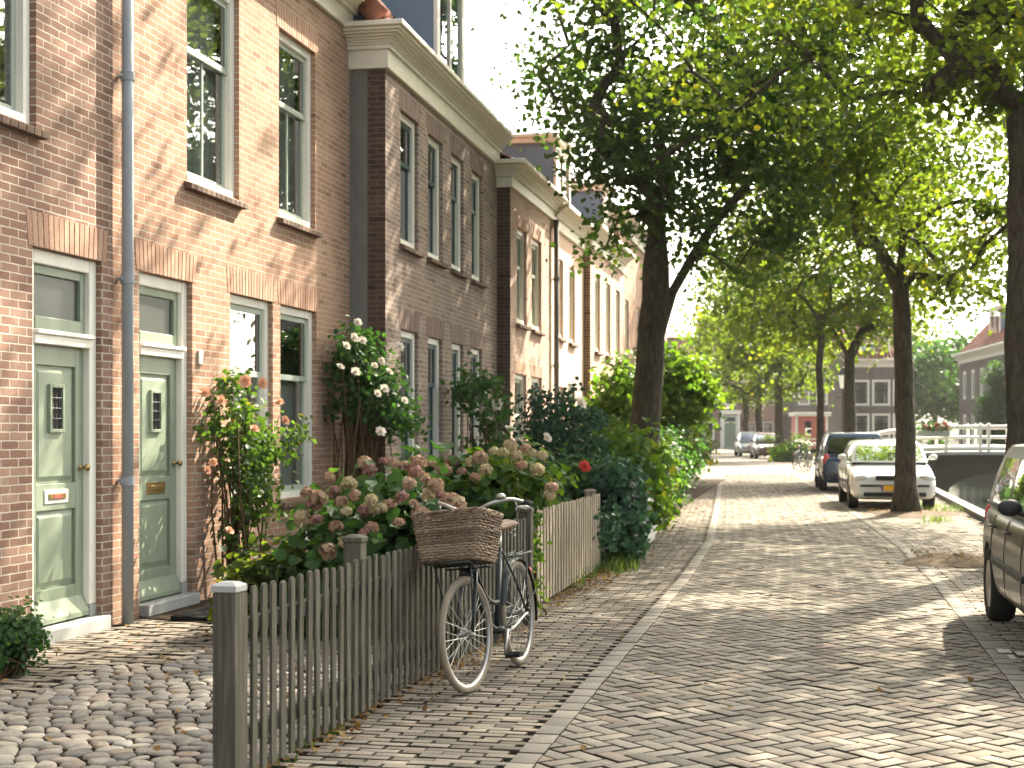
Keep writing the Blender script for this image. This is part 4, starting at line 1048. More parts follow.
# ================================================================== bicycle
def bicycle(name, label, loc, rz, lean, basket=True, group=None):
    root = empty(name, loc, rz, label, 'bicycle', group); root.rotation_euler = (lean, 0, rz)
    WR = .345
    RX90 = Matrix.Rotation(R(90), 4, 'X')
    def wheel(cx, steer, front):
        T = Matrix.Translation((cx, 0, WR+.003)) @ Matrix.Rotation(steer, 4, 'Z') @ RX90
        mb = MB(); n = 48; prof = [(WR-.021+.021*math.cos(t), .020*math.sin(t)) for t in np.linspace(0, 2*math.pi, 13)]
        hub = MB(); hub.lathe([(0, -.055), (.009, -.055), (.009, -.045), (.026, -.034), (.017, -.028), (.017, .028), (.026, .034), (.009, .045), (.009, .055), (0, .055)], 14, T)
        w = hub.build('wheel', M['steel'], root, True)
        mb.lathe(prof, n, T); mb.build('tyre', M['tyre_cream'], w, True)
        rm = MB(); rm.lathe([(WR-.030, -.013), (WR-.052, -.010), (WR-.052, .010), (WR-.030, .013)], n, T); rm.build('rim', M['spoke'], w, True)
        sp = MB()
        for k in range(32):
            a = 2*math.pi*k/32; s = .028 if k % 2 else -.028; b = a+(.55 if (k//2) % 2 else -.55)
            sp.tube([T @ Vector((.024*math.cos(b), .024*math.sin(b), s)), T @ Vector(((WR-.05)*math.cos(a), (WR-.05)*math.sin(a), 0))], .0016, 4, False)
        sp.build('spoke', M['spoke'], w)
        return T
    st = R(-7)
    wheel(.53, st, True); wheel(-.53, 0, False)
    bp = M['bike_paint']
    mb = MB(); BB = Vector((-.06, 0, .295)); HT_ = Vector((.345, 0, .90)); HB = Vector((.385, 0, .74))
    mb.tube([HB, HT_], .021, 12); mb.tube([BB, (-.145, 0, .55), (-.225, 0, .80)], .0175, 12)
    def bez(a, b, c, n=10): return [Vector(a)*(1-t)**2+Vector(b)*2*t*(1-t)+Vector(c)*t*t for t in np.linspace(0, 1, n)]
    mb.tube(bez((.375, 0, .77), (.23, 0, .36), BB), .018, 12); mb.tube(bez((.352, 0, .87), (.20, 0, .44), (-.125, 0, .47)), .0155, 12)
    for s in (-1, 1):
        mb.tube([BB+Vector((0, .035*s, 0)), (-.3, .05*s, .315), (-.53, .062*s, .348)], .010, 8); mb.tube([(-.222, .018*s, .78), (-.36, .05*s, .585), (-.53, .062*s, .348)], .008, 8)
    mb.tube([BB-Vector((0, .045, 0)), BB+Vector((0, .045, 0))], .024, 14)
    mb.build('frame', bp, root, True)
    Ts = Matrix.Translation((.365, 0, .82)) @ Matrix.Rotation(st, 4, 'Z') @ Matrix.Translation((-.365, 0, -.82))
    mb = MB()
    for s in (-1, 1): mb.tube([Ts @ Vector(p) for p in ((.395, .045*s, .71), (.42, .05*s, .62), (.475, .052*s, .45), (.53, .055*s, .348))], [.012, .0125, .011, .009], 8)
    mb.tube([Ts @ Vector((.395, -.055, .715)), Ts @ Vector((.395, .055, .715))], .017, 10); mb.build('fork', bp, root, True)
    def guard(cx, a0, a1, nm, T=None):
        mb = MB(); n = 22; r = WR+.028; vs = []
        for i in range(n+1):
            a = a0+(a1-a0)*i/n
            for q in (-1, -.6, 0, .6, 1):
                rr = r-.016*q*q; p = Vector((cx+rr*math.cos(a), .031*q, WR+rr*math.sin(a))); vs.append(T @ p if T else p)
        mb.add(vs, [(i*5+k, i*5+k+1, (i+1)*5+k+1, (i+1)*5+k) for i in range(n) for k in range(4)])
        for sy in (-.033, .033):
            p0, p1 = Vector((cx+r*math.cos(a1*.8+a0*.2), sy, WR+(r-.02)*math.sin(a1*.8+a0*.2))), Vector((cx, sy*1.6, WR)); mb.tube([T @ p0 if T else p0, T @ p1 if T else p1], .003, 5)
        mb.build(nm, bp, root, True)
    guard(.53, R(98), R(165), 'mudguard', Ts); guard(-.53, R(15), R(195), 'mudguard')
    # chain case, cranks and pedals
    mb = MB(); n = 24; out = [(-.06+.105*math.cos(t), .295+.105*math.sin(t)) for t in np.linspace(-1.7, 1.7, n)]+[(-.53+.055*math.cos(t), .345+.055*math.sin(t)) for t in np.linspace(1.7, 4.58, n)]
    vs = [(a, -.062, z) for a, z in out]+[(a, -.038, z) for a, z in out]; k = len(out)
    mb.add(vs, [tuple(range(k)), tuple(range(2*k-1, k-1, -1))]+[(i, k+i, k+(i+1) % k, (i+1) % k) for i in range(k)]); mb.build('chain_case', bp, root, bevel=.004)
    for s, a in ((1, R(-62)), (-1, R(118))):
        mb = MB(); d = Vector((math.cos(a), 0, math.sin(a)))*.165; p0 = BB+Vector((0, .068*s, 0)); mb.tube([BB+Vector((0, .03*s, 0)), p0, p0+d*.5, p0+d], [.012, .013, .010, .010], 8); c = mb.build('crank', M['steel'], root, True)
        q = p0+d+Vector((0, .06*s, 0)); mb = MB()
        mb.box(q.x-.045, q.x-.030, q.y-.048, q.y+.048, q.z-.013, q.z+.013); mb.box(q.x+.030, q.x+.045, q.y-.048, q.y+.048, q.z-.013, q.z+.013)
        for yy in (-.048, .036): mb.box(q.x-.0295, q.x+.0295, q.y+yy, q.y+yy+.012, q.z-.010, q.z+.010)
        mb.tube([p0+d, q+Vector((0, .045*s, 0))], .008, 8); mb.build('pedal', M['rubber'], c, bevel=.002)
    mb = MB(); mb.tube([(-.05, .06, .27), (-.16, .085, .30), (-.36, .10, .355), (-.40, .105, .36)], .0085, 8); mb.build('kickstand', M['steel'], root, True)
    # saddle on its post with springs
    mb = MB(); mb.tube([(-.22, 0, .78), (-.25, 0, .895)], .0125, 10); sp = mb.build('seat_post', M['steel'], root, True)
    mb = MB(); vs = []; n = 14
    for i in range(n+1):
        t = i/n; xx = -.12-.27*t; wd = .022+.085*(max(0, (t-.25)/.75)**1.25); wd *= (1-.75*max(0, (t-.9)/.1)**2); zz = .935+.014*math.cos(t*5)*(1-t)+.03*max(0, t-.5)
        for k in range(12):
            a = 2*math.pi*k/12; vs.append((xx, wd*math.cos(a), zz+(.026 if math.sin(a) > 0 else .045*(.4+.6*abs(math.cos(a)**2)))*math.sin(a)))
    mb.add(vs, [(i*12+k, i*12+(k+1) % 12, (i+1)*12+(k+1) % 12, (i+1)*12+k) for i in range(n) for k in range(12)]+[tuple(range(11, -1, -1)), tuple(n*12+k for k in range(12))])
    sd = mb.build('saddle', M['leather'], root, True)
    mb = MB()
    for s in (-1, 1):
        for j in range(2): mb.tube([(-.345+.019*math.cos(a), s*.055+.019*math.sin(a), .862+.0075*a/1.2) for a in np.linspace(0, 9 if j == 0 else 1, 40)], .003, 5)
    mb.build('spring', M['steel'], sd, True)
    # handlebar
    mb = MB(); Hc = Vector((.325, 0, 1.05)); mb.tube([Ts @ Vector((.345, 0, .89)), Ts @ Hc], .0125, 10)
    def cr(P, n=6):
        P = [Vector(p) for p in P]; o = []
        for i in range(len(P)-1):
            p0, p1, p2, p3 = P[max(0, i-1)], P[i], P[i+1], P[min(len(P)-1, i+2)]
            for t in np.linspace(0, 1, n, endpoint=False): o.append(.5*((2*p1)+(p2-p0)*t+(2*p0-5*p1+4*p2-p3)*t*t+(3*p1-p0-3*p2+p3)*t**3))
        return o+[P[-1]]
    HBR = [(.03, -.27, 1.085), (.13, -.275, 1.10), (.27, -.235, 1.125), (.345, -.13, 1.10), (.33, 0, 1.05), (.345, .13, 1.10), (.27, .235, 1.125), (.13, .275, 1.10), (.03, .27, 1.085)]
    mb.tube([Ts @ p for p in cr(HBR)], .0115, 10); hb = mb.build('handlebar', M['steel'], root, True)
    for s in (-1, 1):
        mb = MB(); mb.tube([Ts @ Vector(p) for p in ((.15, .274*s, 1.097), (.09, .276*s, 1.095), (.02, .271*s, 1.083))], [.017, .0165, .018], 10); mb.build('grip', M['rubber'], hb, True)
        mb = MB(); mb.tube([Ts @ Vector(p) for p in ((.22, .255*s, 1.11), (.21, .26*s, 1.075), (.08, .265*s, 1.055))], .006, 6); mb.build('brake_lever', M['steel'], hb, True)
    mb = MB(); mb.lathe([(0, .03), (.018, .027), (.028, .014), (.029, 0), (.0, 0)], 14, Ts @ Matrix.Translation((.30, .20, 1.135))); mb.build('bell', M['steel'], hb, True)
    # rear carrier and lamp
    mb = MB()
    for s in (-.055, 0, .055): mb.tube([(-.30, s, .735), (-.74, s, .735)], .006, 6)
    for xx in (-.32, -.52, -.73): mb.tube([(xx, -.06, .735), (xx, .06, .735)], .006, 6)
    for s in (-1, 1): mb.tube([(-.62, .058*s, .735), (-.53, .066*s, .35)], .006, 6)
    rk = mb.build('rear_rack', bp, root, True)
    mb = MB(); mb.ball((-.83, 0, .60), .018, .025, .025, 10, 8); mb.build('rear_lamp', M['lamp_red'], root, True)
    if basket:
        mb = MB()     # carrier under the basket
        Tb = Ts @ Matrix.Translation((.53, .0, .775)) @ Matrix.Rotation(R(-11), 4, 'Y') @ Matrix.Rotation(R(2.5), 4, 'X')
        for s in (-.12, -.04, .04, .12): mb.tube([Tb @ Vector((-.15, s, -.012)), Tb @ Vector((.15, s, -.012))], .006, 6)
        for xx in (-.15, 0, .15): mb.tube([Tb @ Vector((xx, -.15, -.02)), Tb @ Vector((xx, .15, -.02))], .007, 6)
        for s in (-1, 1): mb.tube([Tb @ Vector((.08, .12*s, -.02)), Ts @ Vector((.53, .07*s, .36))], .006, 6)
        mb.build('front_rack', bp, root, True)
        # woven basket: stakes with strands passing in front of and behind them
        H = .275
        def outline(t, z):
            k = z/H; a = (.142+.027*k); b = (.187+.043*k); e = .22
            c, s = math.cos(t), math.sin(t); return (math.copysign(abs(c)**e, c)*a, math.copysign(abs(s)**e, s)*b)
        N = 240; per = []
        ts = np.linspace(0, 2*math.pi, 2400, endpoint=False); pp = np.array([outline(t, H/2) for t in ts]); ds = np.r_[0, np.cumsum(np.linalg.norm(np.diff(pp, axis=0), axis=1))]
        tt = np.interp(np.linspace(0, ds[-1], N, endpoint=False), ds, ts); ns = 48
        bm_ = MB()
        rows = 17
        for r_ in range(rows):
            z = .008+(H-.022)*r_/(rows-1); P = []
            for i in range(N):
                x_, y_ = outline(tt[i], z); l = math.hypot(x_, y_); w = .0075*math.sin(2*math.pi*i/N*ns/2+math.pi*(r_ % 2)); P.append(Tb @ Vector((x_*(1+w/l), y_*(1+w/l), z+.0016*math.sin(i*.7+r_*2.1))))
            bm_.tube(P, .0068, 5, False, random.random(), True)
        for i in range(ns):
            t = tt[int(i*N/ns)]; P = []
            for z in (0, H*.5, H): x_, y_ = outline(t, z); P.append(Tb @ Vector((x_, y_, z)))
            bm_.tube(P, .0042, 5, True, random.random())
        bk = bm_.build('basket', M['wicker'], root, True)
        rm = MB()
        for ph in (0, 2.1, 4.2):
            P = []
            for i in range(N):
                x_, y_ = outline(tt[i], H); l = math.hypot(x_, y_); a = i*.42+ph; P.append(Tb @ Vector((x_*(1+.009*math.cos(a)/l), y_*(1+.009*math.cos(a)/l), H+.004+.009*math.sin(a))))
            rm.tube(P, .0065, 5, False, random.random(), True)
            P = []
            for i in range(N): x_, y_ = outline(tt[i], 0); l = math.hypot(x_, y_); a = i*.42+ph; P.append(Tb @ Vector((x_*(1+.007*math.cos(a)/l), y_*(1+.007*math.cos(a)/l), .003+.006*math.sin(a))))
            rm.tube(P, .005, 5, False, random.random(), True)
        rm.build('basket_rim', M['wicker'], bk, True)
        fl = MB(); fl.add([Tb @ Vector((*outline(tt[i], 0), .006)) for i in range(0, N, 4)], [tuple(range(N//4))]); fl.build('basket_floor', M['wicker'], bk)
    return root
bf = Vector((-1.99, 8.15, 0)); br = Vector((-1.895, 9.24, 0)); mid = (bf+br)/2; dv = bf-br
bike = bicycle('bicycle', 'dark green step-through bicycle with wicker front basket leaning on the picket fence', (mid.x, mid.y, 0.0), math.atan2(dv.y, dv.x), R(4.0))

# ================================================================== cars
def car(name, label, X, Y, rz, paint, L=4.1, Wd=1.70, H=1.42, cowl=.26, rear=.06, hood=.74, belt=.93, windscreen=.20, roof0=.30, tailslope=.09, plate='plate_yellow', wheelr=.30, group=None, wagon=False, axles=(.195, .80), roofrail=False):
    """built nose first along +x; fractions are of the length, measured from the nose"""
    root = empty(name, (X, Y, 0), rz, label, 'car', group)
    fx_ = lambda f: L*(.5-f)
    hw = Wd/2
    st = []   # x, bottom z, top z, half width, nose fullness
    for f, zb, zt, w in ((0.0, .30, .52, .80), (.006, .24, .60, .86), (.03, .20, hood-.05, .94), (.08, .19, hood+.0, .975), (.15, .19, hood+.07, .99), (cowl, .19, belt-.03, 1.0), (cowl+.08, .19, belt, 1.0), (.45, .19, belt+.005, 1.0), (.6, .19, belt+.012, 1.0), (.75, .19, belt+.02, 1.0), (.86, .20, belt+.025, .99), (.94, .22, belt+.02, .965), (.985, .27, belt-.03, .91), (1.0, .34, belt-.12, .84)):
        st.append((fx_(f), zb, zt, w*hw))
    vs = []; K = None
    for x, zb, zt, w in st:
        h = zt-zb
        half = [(0, zb), (.75*w, zb), (.93*w, zb+.05*h), (.985*w, zb+.22*h), (w, zb+.50*h), (.99*w, zb+.72*h), (.955*w, zb+.90*h), (.90*w, zb+.975*h), (.6*w, zt+.012), (0, zt+.018)]
        ring = half+[(-a, z) for a, z in half[-2:0:-1]]; K = len(ring); vs += [(x, a, z) for a, z in ring]
    n = len(st); fs = [(i*K+k, i*K+(k+1) % K, (i+1)*K+(k+1) % K, (i+1)*K+k) for i in range(n-1) for k in range(K)]+[tuple(range(K-1, -1, -1)), tuple((n-1)*K+k for k in range(K))]
    me = bpy.data.meshes.new('body'); me.from_pydata(vs, [], fs); me.update()
    bm = bmesh.new(); bm.from_mesh(me); bmesh.ops.recalc_face_normals(bm, faces=bm.faces)
    bm.to_mesh(me); bm.free()
    tmp = bpy.data.objects.new('tmp', me); COL.objects.link(tmp)
    sub = tmp.modifiers.new('s', 'SUBSURF'); sub.levels = 2; sub.render_levels = 2
    cuts = []
    for f in axles:
        cm = MB(); cm.lathe([(0, -Wd), (wheelr+.05, -Wd), (wheelr+.05, -hw+.24), (0, -hw+.24)], 28, Matrix.Translation((fx_(f), 0, wheelr)) @ Matrix.Rotation(R(90), 4, 'X'))
        cm.lathe([(0, hw-.24), (wheelr+.05, hw-.24), (wheelr+.05, Wd), (0, Wd)], 28, Matrix.Translation((fx_(f), 0, wheelr)) @ Matrix.Rotation(R(90), 4, 'X'))
        cme = bpy.data.meshes.new('cut'); cme.from_pydata(cm.v, [], cm.f); cme.update(); b2 = bmesh.new(); b2.from_mesh(cme); bmesh.ops.remove_doubles(b2, verts=b2.verts, dist=1e-5); bmesh.ops.recalc_face_normals(b2, faces=b2.faces); b2.to_mesh(cme); b2.free()
        co = bpy.data.objects.new('cut', cme); COL.objects.link(co); cuts.append(co)
        bo = tmp.modifiers.new('b', 'BOOLEAN'); bo.operation = 'DIFFERENCE'; bo.object = co; bo.solver = 'EXACT'
    bpy.context.view_layer.update()
    dg = bpy.context.evaluated_depsgraph_get(); me2 = bpy.data.meshes.new_from_object(tmp.evaluated_get(dg)); me2.name = 'body'
    for o in [tmp]+cuts: bpy.data.objects.remove(o)
    me2.materials.clear()
    body = link('body', me2, M[paint], root, True)
    es = body.modifiers.new('e', 'EDGE_SPLIT'); es.split_angle = R(38)
    # greenhouse between the belt loop and the roof loop
    zb_, zr = belt, H-.05
    xb0, xb1 = fx_(cowl-.02), fx_(1-rear*.5-.012); xr0, xr1 = fx_(roof0+.03), fx_(1-rear-tailslope)
    wb, wr = hw*.93, hw*.76
    nS = 12; side = []     # from windscreen corner to rear corner: (fraction, kind)
    segs = [('pillar', .05), ('win', .33), ('pillar', .05), ('win', .33), ('pillar', .05), ('win', .14), ('pillar', .05)] if wagon else [('pillar', .06), ('win', .37), ('pillar', .05), ('win', .36), ('pillar', .16)]
    cuts_f = [0.0]; kinds = []
    for kd, l in segs:
        m = 5 if kd == 'win' else 1
        for i in range(m): cuts_f.append(cuts_f[-1]+l/m); kinds.append(kd)
    tot = cuts_f[-1]; cuts_f = [c/tot for c in cuts_f]
    def side_pt(x0, x1, w, f, sgn): return (x0+(x1-x0)*f, sgn*w*(1-.06*abs(2*f-1)**3))
    def end_pt(x, w, t, bow): return (x+bow*(1-t*t), w*t)
    loopB = []; loopR = []; lk = []
    for f, kd in zip(cuts_f[:-1], kinds): loopB.append(side_pt(xb0, xb1, wb, f, 1)); loopR.append(side_pt(xr0, xr1, wr, f, 1)); lk.append('side_'+kd)
    ends = [-1, -.93, -.6, -.3, 0, .3, .6, .93, 1]
    e0 = [(-t) for t in ends]    # rear, from +y to -y
    w_e = lambda w: w*(1-.06)
    for i, t in enumerate(e0[:-1]): loopB.append(end_pt(xb1, w_e(wb), t, -.07)); loopR.append(end_pt(xr1, w_e(wr), t, -.05)); lk.append('rear_win' if 0 < i < 7 else 'pillar')
    for f, kd in list(zip(cuts_f[::-1][:-1], kinds[::-1])): loopB.append(side_pt(xb0, xb1, wb, f, -1)); loopR.append(side_pt(xr0, xr1, wr, f, -1)); lk.append('side_'+kd)
    for i, t in enumerate(ends[:-1]): loopB.append(end_pt(xb0, w_e(wb), t, .16)); loopR.append(end_pt(xr0, w_e(wr), t, .09)); lk.append('front_win' if 0 < i < 7 else 'pillar')
    n = len(loopB); rows = [(-.03, .0), (.06, .0), (.28, .012), (.55, .016), (.84, .012), (1.0, 0)]
    cy = 0
    V = []
    for t, bulge in rows:
        for (x0, y0), (x1, y1) in zip(loopB, loopR):
            x, y = x0+(x1-x0)*t, y0+(y1-y0)*t; l = math.hypot(x*.4, y) or 1
            V.append((x+bulge*1.2*x*.4/l, y+bulge*2*y/l, zb_+(zr-zb_)*t))
    gl = {'front_win': [], 'rear_win': [], 'side_win': []}; bodyf = []
    for r_ in range(5):
        for k in range(n):
            q = (r_*n+k, (r_+1)*n+k, (r_+1)*n+(k+1) % n, r_*n+(k+1) % n)
            kd = lk[k].replace('side_pillar', 'pillar')
            (gl[kd] if kd in gl and 1 <= r_ <= 3 else bodyf).append(q)
    base = 5*n; prev = base
    for sc, dz in ((.965, .022), (.80, .042), (.45, .052), (.02, .055)):
        b = len(V); mx = (xr0+xr1)/2
        for x1, y1 in loopR: V.append((mx+(x1-mx)*sc, y1*sc, zr+dz))
        bodyf += [(prev+k, b+k, b+(k+1) % n, prev+(k+1) % n) for k in range(n)]; prev = b
    def sub(nm, faces, mat, par, smooth=True):
        mp = {}; vv = []; ff = []
        for f in faces:
            g = []
            for i in f:
                if i not in mp: mp[i] = len(vv); vv.append(V[i])
                g.append(mp[i])
            ff.append(tuple(g))
        m = MB(); m.add(vv, ff); return m.build(nm, mat, par, smooth)
    cab = sub('cabin_roof', bodyf, M[paint], root)
    for nm, key in (('windscreen', 'front_win'), ('rear_window', 'rear_win')): sub(nm, gl[key], M['car_glass'], root)
    half = len(gl['side_win'])
    for sgn in (1, -1): sub('side_window', [f for f in gl['side_win'] if V[f[0]][1]*sgn > 0], M['car_glass'], root)
    # dark trim round the side glass, interior seats and dashboard
    for sgn in (1, -1):
        for m in (MB(),):
            m.tube([(x, y*1.012, zb_+.02) for x, y in [side_pt(xb0, xb1, wb, f, sgn) for f in np.linspace(.02, .97, 14)]], .012, 6)
            m.build('window_trim', M['plastic'], cab, True)
    m = MB()
    for sx in (fx_(.44), fx_(.66)):
        for sy in (-.36, .36):
            m.box(sx-.06, sx+.06, sy-.22, sy+.22, .55, 1.02); m.box(sx+.06, sx+.45, sy-.22, sy+.22, .45, .62); m.ball((sx-.02, sy, 1.12), .05, .13, .09, 8, 6)
    m.box(xb0-.28, xb0-.02, -hw*.85, hw*.85, .6, .93); m.tube([(xb0-.42+.05*math.cos(a), .36+.17*math.sin(a), .92+.15*math.cos(a)) for a in np.linspace(0, 6.28, 18)], .014, 6)
    m.box(fx_(.95), fx_(.2), -hw*.8, hw*.8, .3, .44); m.build('interior', M['plastic'], root)
    # wheels
    for f in axles:
        for sgn in (1, -1):
            T = Matrix.Translation((fx_(f), sgn*(hw-.105), wheelr)) @ Matrix.Rotation(R(-90*sgn), 4, 'X')
            m = MB(); wr_ = wheelr; m.lathe([(wr_*.62, -.09), (wr_*.93, -.10), (wr_, -.075), (wr_, .065), (wr_*.955, .092), (wr_*.80, .098), (wr_*.66, .088), (wr_*.62, .06)], 32, T); wl = m.build('wheel', M['rubber'], root, True)
            m = MB(); m.lathe([(wr_*.645, .085), (wr_*.62, .085), (wr_*.57, .055), (wr_*.50, .03)], 32, T)
            m.lathe([(.0, .055), (.045, .055), (.06, .03)], 16, T)
            for k in range(6):
                Rk = T @ Matrix.Rotation(2*math.pi*k/6, 4, 'Z'); m.add([Rk @ Vector(p) for p in ((.03, -.035, .05), (wr_*.6, -.028, .062), (wr_*.6, .028, .062), (.03, .035, .05), (.03, -.05, .02), (wr_*.6, -.042, .03), (wr_*.6, .042, .03), (.03, .05, .02))], [(0, 1, 2, 3), (4, 5, 1, 0), (3, 2, 6, 7)])
            m.build('rim', M['steel'], wl, True)
            m = MB(); m.lathe([(0, .012), (wr_*.6, .012)], 24, T); m.build('brake_disc', M['plastic'], wl)
    # lamps, grille, plates, bumpers, mirrors, handles, door seams
    for sgn in (1, -1):
        m = MB(); m.ball((fx_(.032), sgn*hw*.70, hood-.115), .11, .20, .075, 14, 10, Matrix.Rotation(R(-17*sgn), 3, 'Z')); m.build('headlight', M['lamp_clear'], root, True)
        m = MB(); m.ball((fx_(.975), sgn*hw*.80, belt-.14), .06, .10, .19, 14, 10, Matrix.Rotation(R(14*sgn), 3, 'Z')); m.build('tail_light', M['lamp_red'], root, True)
        xm = fx_(cowl+.075); m = MB(); m.ball((xm, sgn*(hw+.065), belt+.085), .05, .085, .06, 12, 8); m.tube([(xm-.01, sgn*(hw-.06), belt+.03), (xm, sgn*(hw+.05), belt+.07)], .02, 8); m.build('mirror', M['plastic' if paint != 'car_white' else paint], root, True)
        for f in (.50, .70):
            m = MB(); m.tube([(fx_(f)-.09, sgn*(hw*.985+.004), belt-.135), (fx_(f)-.06, sgn*(hw*.985+.026), belt-.13), (fx_(f)+.06, sgn*(hw*.985+.026), belt-.13), (fx_(f)+.09, sgn*(hw*.985+.004), belt-.135)], .012, 6); m.build('door_handle', M[paint], root, True)
        m = MB()
        for f in (.335, .545, .735):
            m.tube([(fx_(f)+.02*(z-.3), sgn*hw*w_, z) for z, w_ in ((.27, .963), (.34, .985), (.45, .997), (.6, .998), (.72, .990), (.80, .977), (.88, .943))], .0035, 5)
        m.build('door_seam', M['plastic'], root)
        m = MB(); m.prism([(sgn*hw*.995, .50), (sgn*(hw+.016), .505), (sgn*(hw+.016), .55), (sgn*hw*.995, .56)], fx_(axles[1])+wheelr+.08, fx_(axles[0])-wheelr-.08); m.build('rubbing_strip', M['plastic'], root, bevel=.004)
    m = MB(); m.box(fx_(.012), fx_(-.006), -.36, .36, hood-.155, hood-.06)
    for k in range(4): m.box(fx_(-.004), fx_(-.009), -.34, .34, hood-.147+.022*k, hood-.137+.022*k)
    m.build('grille', M['plastic'], root, bevel=.006)
    m = MB(); m.box(fx_(.02), fx_(-.012), -hw*.70, hw*.70, .27, .35); m.box(fx_(.02), fx_(-.010), -hw*.78, hw*.78, .46, .50); m.build('bumper_strip', M['plastic'], root, bevel=.012)
    m = MB(); m.box(fx_(1.012), fx_(.98), -hw*.76, hw*.76, .36, .47); m.build('rear_bumper', M['plastic'], root, bevel=.014)
    for xx, z, d in ((fx_(-.013), .435, 1), (fx_(1.013), .56, -1)):
        m = MB(); m.box(min(xx, xx+.012*d), max(xx, xx+.012*d), -.26, .26, z-.055, z+.055); p = m.build('number_plate', M[plate], root, bevel=.003)
        m = MB(); ys = (.225, .258) if d < 0 else (-.258, -.225); m.box(xx+.0121*d-.001, xx+.0121*d+.001, ys[0], ys[1], z-.05, z+.05); m.build('plate_strip', M['plate_blue'], p)
    m = MB()
    for sgn in (1, -1): m.tube([(fx_(cowl)+.1, sgn*.2-.1, belt-.005), (fx_(cowl)-.07, sgn*.32-.1, belt+.06)], .008, 5)
    m.build('wiper', M['plastic'], root)
    if roofrail:
        m = MB()
        for sgn in (1, -1): m.tube([(xr0-.15, sgn*wr*.93, zr+.02), (xr0-.3, sgn*wr*.94, zr+.075), (xr1+.3, sgn*wr*.94, zr+.075), (xr1+.15, sgn*wr*.93, zr+.02)], .014, 8)
        m.build('roof_rail', M['plastic'], root, True)
    return root
DOWN = -math.pi/2
X1, Y1 = AT(890, 28.2)
car('parked_car', 'white hatchback parked nose toward the viewer behind a tree trunk', X1-.04, Y1+1.6, DOWN+R(3), 'car_white', L=4.1, Wd=1.69, H=1.36)
X1, Y1 = AT(850, 36.0)
car('parked_car', 'dark blue estate car parked tail toward the viewer with red tail lamp', X1+.05, Y1+2.0, -DOWN+R(2), 'car_blue', L=4.2, Wd=1.74, H=1.52, wagon=True, rear=.03, tailslope=.04, roofrail=True)
car('parked_car', 'dark brown hatchback at the right edge, nearest to the viewer', 2.23, 11.05, DOWN+R(.5), 'car_brown', L=3.95, Wd=1.68, H=1.46, rear=.03, tailslope=.07)
X1, Y1 = AT(766, 79)
car('parked_car', 'maroon grey car far down the street beside a planted tree foot', X1, Y1+1.8, DOWN+R(8), 'car_red', L=4.1, Wd=1.7, H=1.45)
X1, Y1 = AT(749, 86)
car('parked_car', 'far silver car parked behind the maroon grey one', X1, Y1+1.8, DOWN+R(9), 'car_silver', L=4.0, Wd=1.7, H=1.5)
# ================================================================== plants of the front gardens
def LOC(root, px, py, z):
    X, Y = AT(px, z); return (X-root.location.x, Y-root.location.y, HT(py, z)-root.location.z)
def spot(px, z): return AT(px, z)

# climbing roses on the walls
X, Y = L2(12.3, .22)
r = bush('climbing_rose', 'leafy climbing rose with salmon blooms between the sage door and first window', 'climbing plant', X, Y,
         [(-.02, -.1, 1.62, .24, .30, .36), (.08, .12, 1.35, .30, .34, .42), (.12, -.05, .98, .26, .30, .32), (.05, -.1, .55, .14, .2, .28), (.40, .22, 1.50, .22, .14, .12), (-.05, .1, 1.95, .12, .2, .14)], 1900, .058, 'leaf_rose', 201, stems=22, up=.2, clump=24)
add_roses(r, [LOC(r, *p) for p in ((222, 400, 12.1), (286, 420, 12.0), (245, 381, 12.2), (263, 383, 12.0), (213, 462, 12.0), (208, 470, 12.1), (230, 530, 12.0), (279, 401, 12.0), (255, 428, 11.8), (205, 392, 12.2))], 'rose_salmon', 5, .8)
X, Y = L2(15.35, .30)
r = bush('climbing_rose', 'tall climbing rose with ivory blooms where the orange and brown houses meet', 'climbing plant', X, Y,
         [(.0, .0, 2.25, .24, .42, .36), (.24, .1, 2.0, .30, .36, .28), (.44, .1, 1.7, .22, .26, .22), (-.06, -.1, 1.85, .12, .2, .2), (.05, .1, 2.6, .13, .22, .14)], 2300, .07, 'leaf_dark', 203, stems=26, up=.15, clump=24)
mb = MB(); rs = np.random.RandomState(8)
for k in range(9):
    a = rs.uniform(-.3, .3); b = rs.uniform(-.35, .35); mb.tube([(a*.5, b*.6, -.02), (a*.8+rs.normal(0, .05), b+rs.normal(0, .06), .7), (a*.5+rs.normal(0, .06), b*.8, 1.3), (a, b, 1.9)], [.018, .016, .013, .008], 6)
mb.build('stem', M['stem'], r, True)
add_roses(r, [LOC(r, *p) for p in ((358, 322, 15.6), (355, 337, 15.6), (341, 366, 15.5), (356, 371, 15.3), (382, 361, 15.2), (375, 365, 15.3), (390, 371, 15.1), (378, 393, 15.2), (385, 388, 15.2), (405, 400, 15.0), (381, 431, 15.1), (363, 340, 15.6), (347, 345, 15.6), (400, 346, 15.1))], 'rose_white', 6, .8)
X, Y = spot(482, 19.6)
r = bush('climbing_rose', 'dark climbing shrub hiding the last ground window of the brown house', 'climbing plant', X, Y,
         [(0, 0, 1.95, .32, .45, .42), (.05, .1, 1.35, .26, .4, .42), (-.2, -.3, 2.1, .22, .3, .2), (.1, 0, .75, .3, .4, .4)], 1400, .08, 'leaf_dark', 205, stems=16, up=.15, clump=22)
add_roses(r, [LOC(r, *p) for p in ((497, 405, 19.4), (500, 402, 19.4), (480, 440, 19.4), (489, 418, 19.3))], 'rose_white', 7, 1.0)
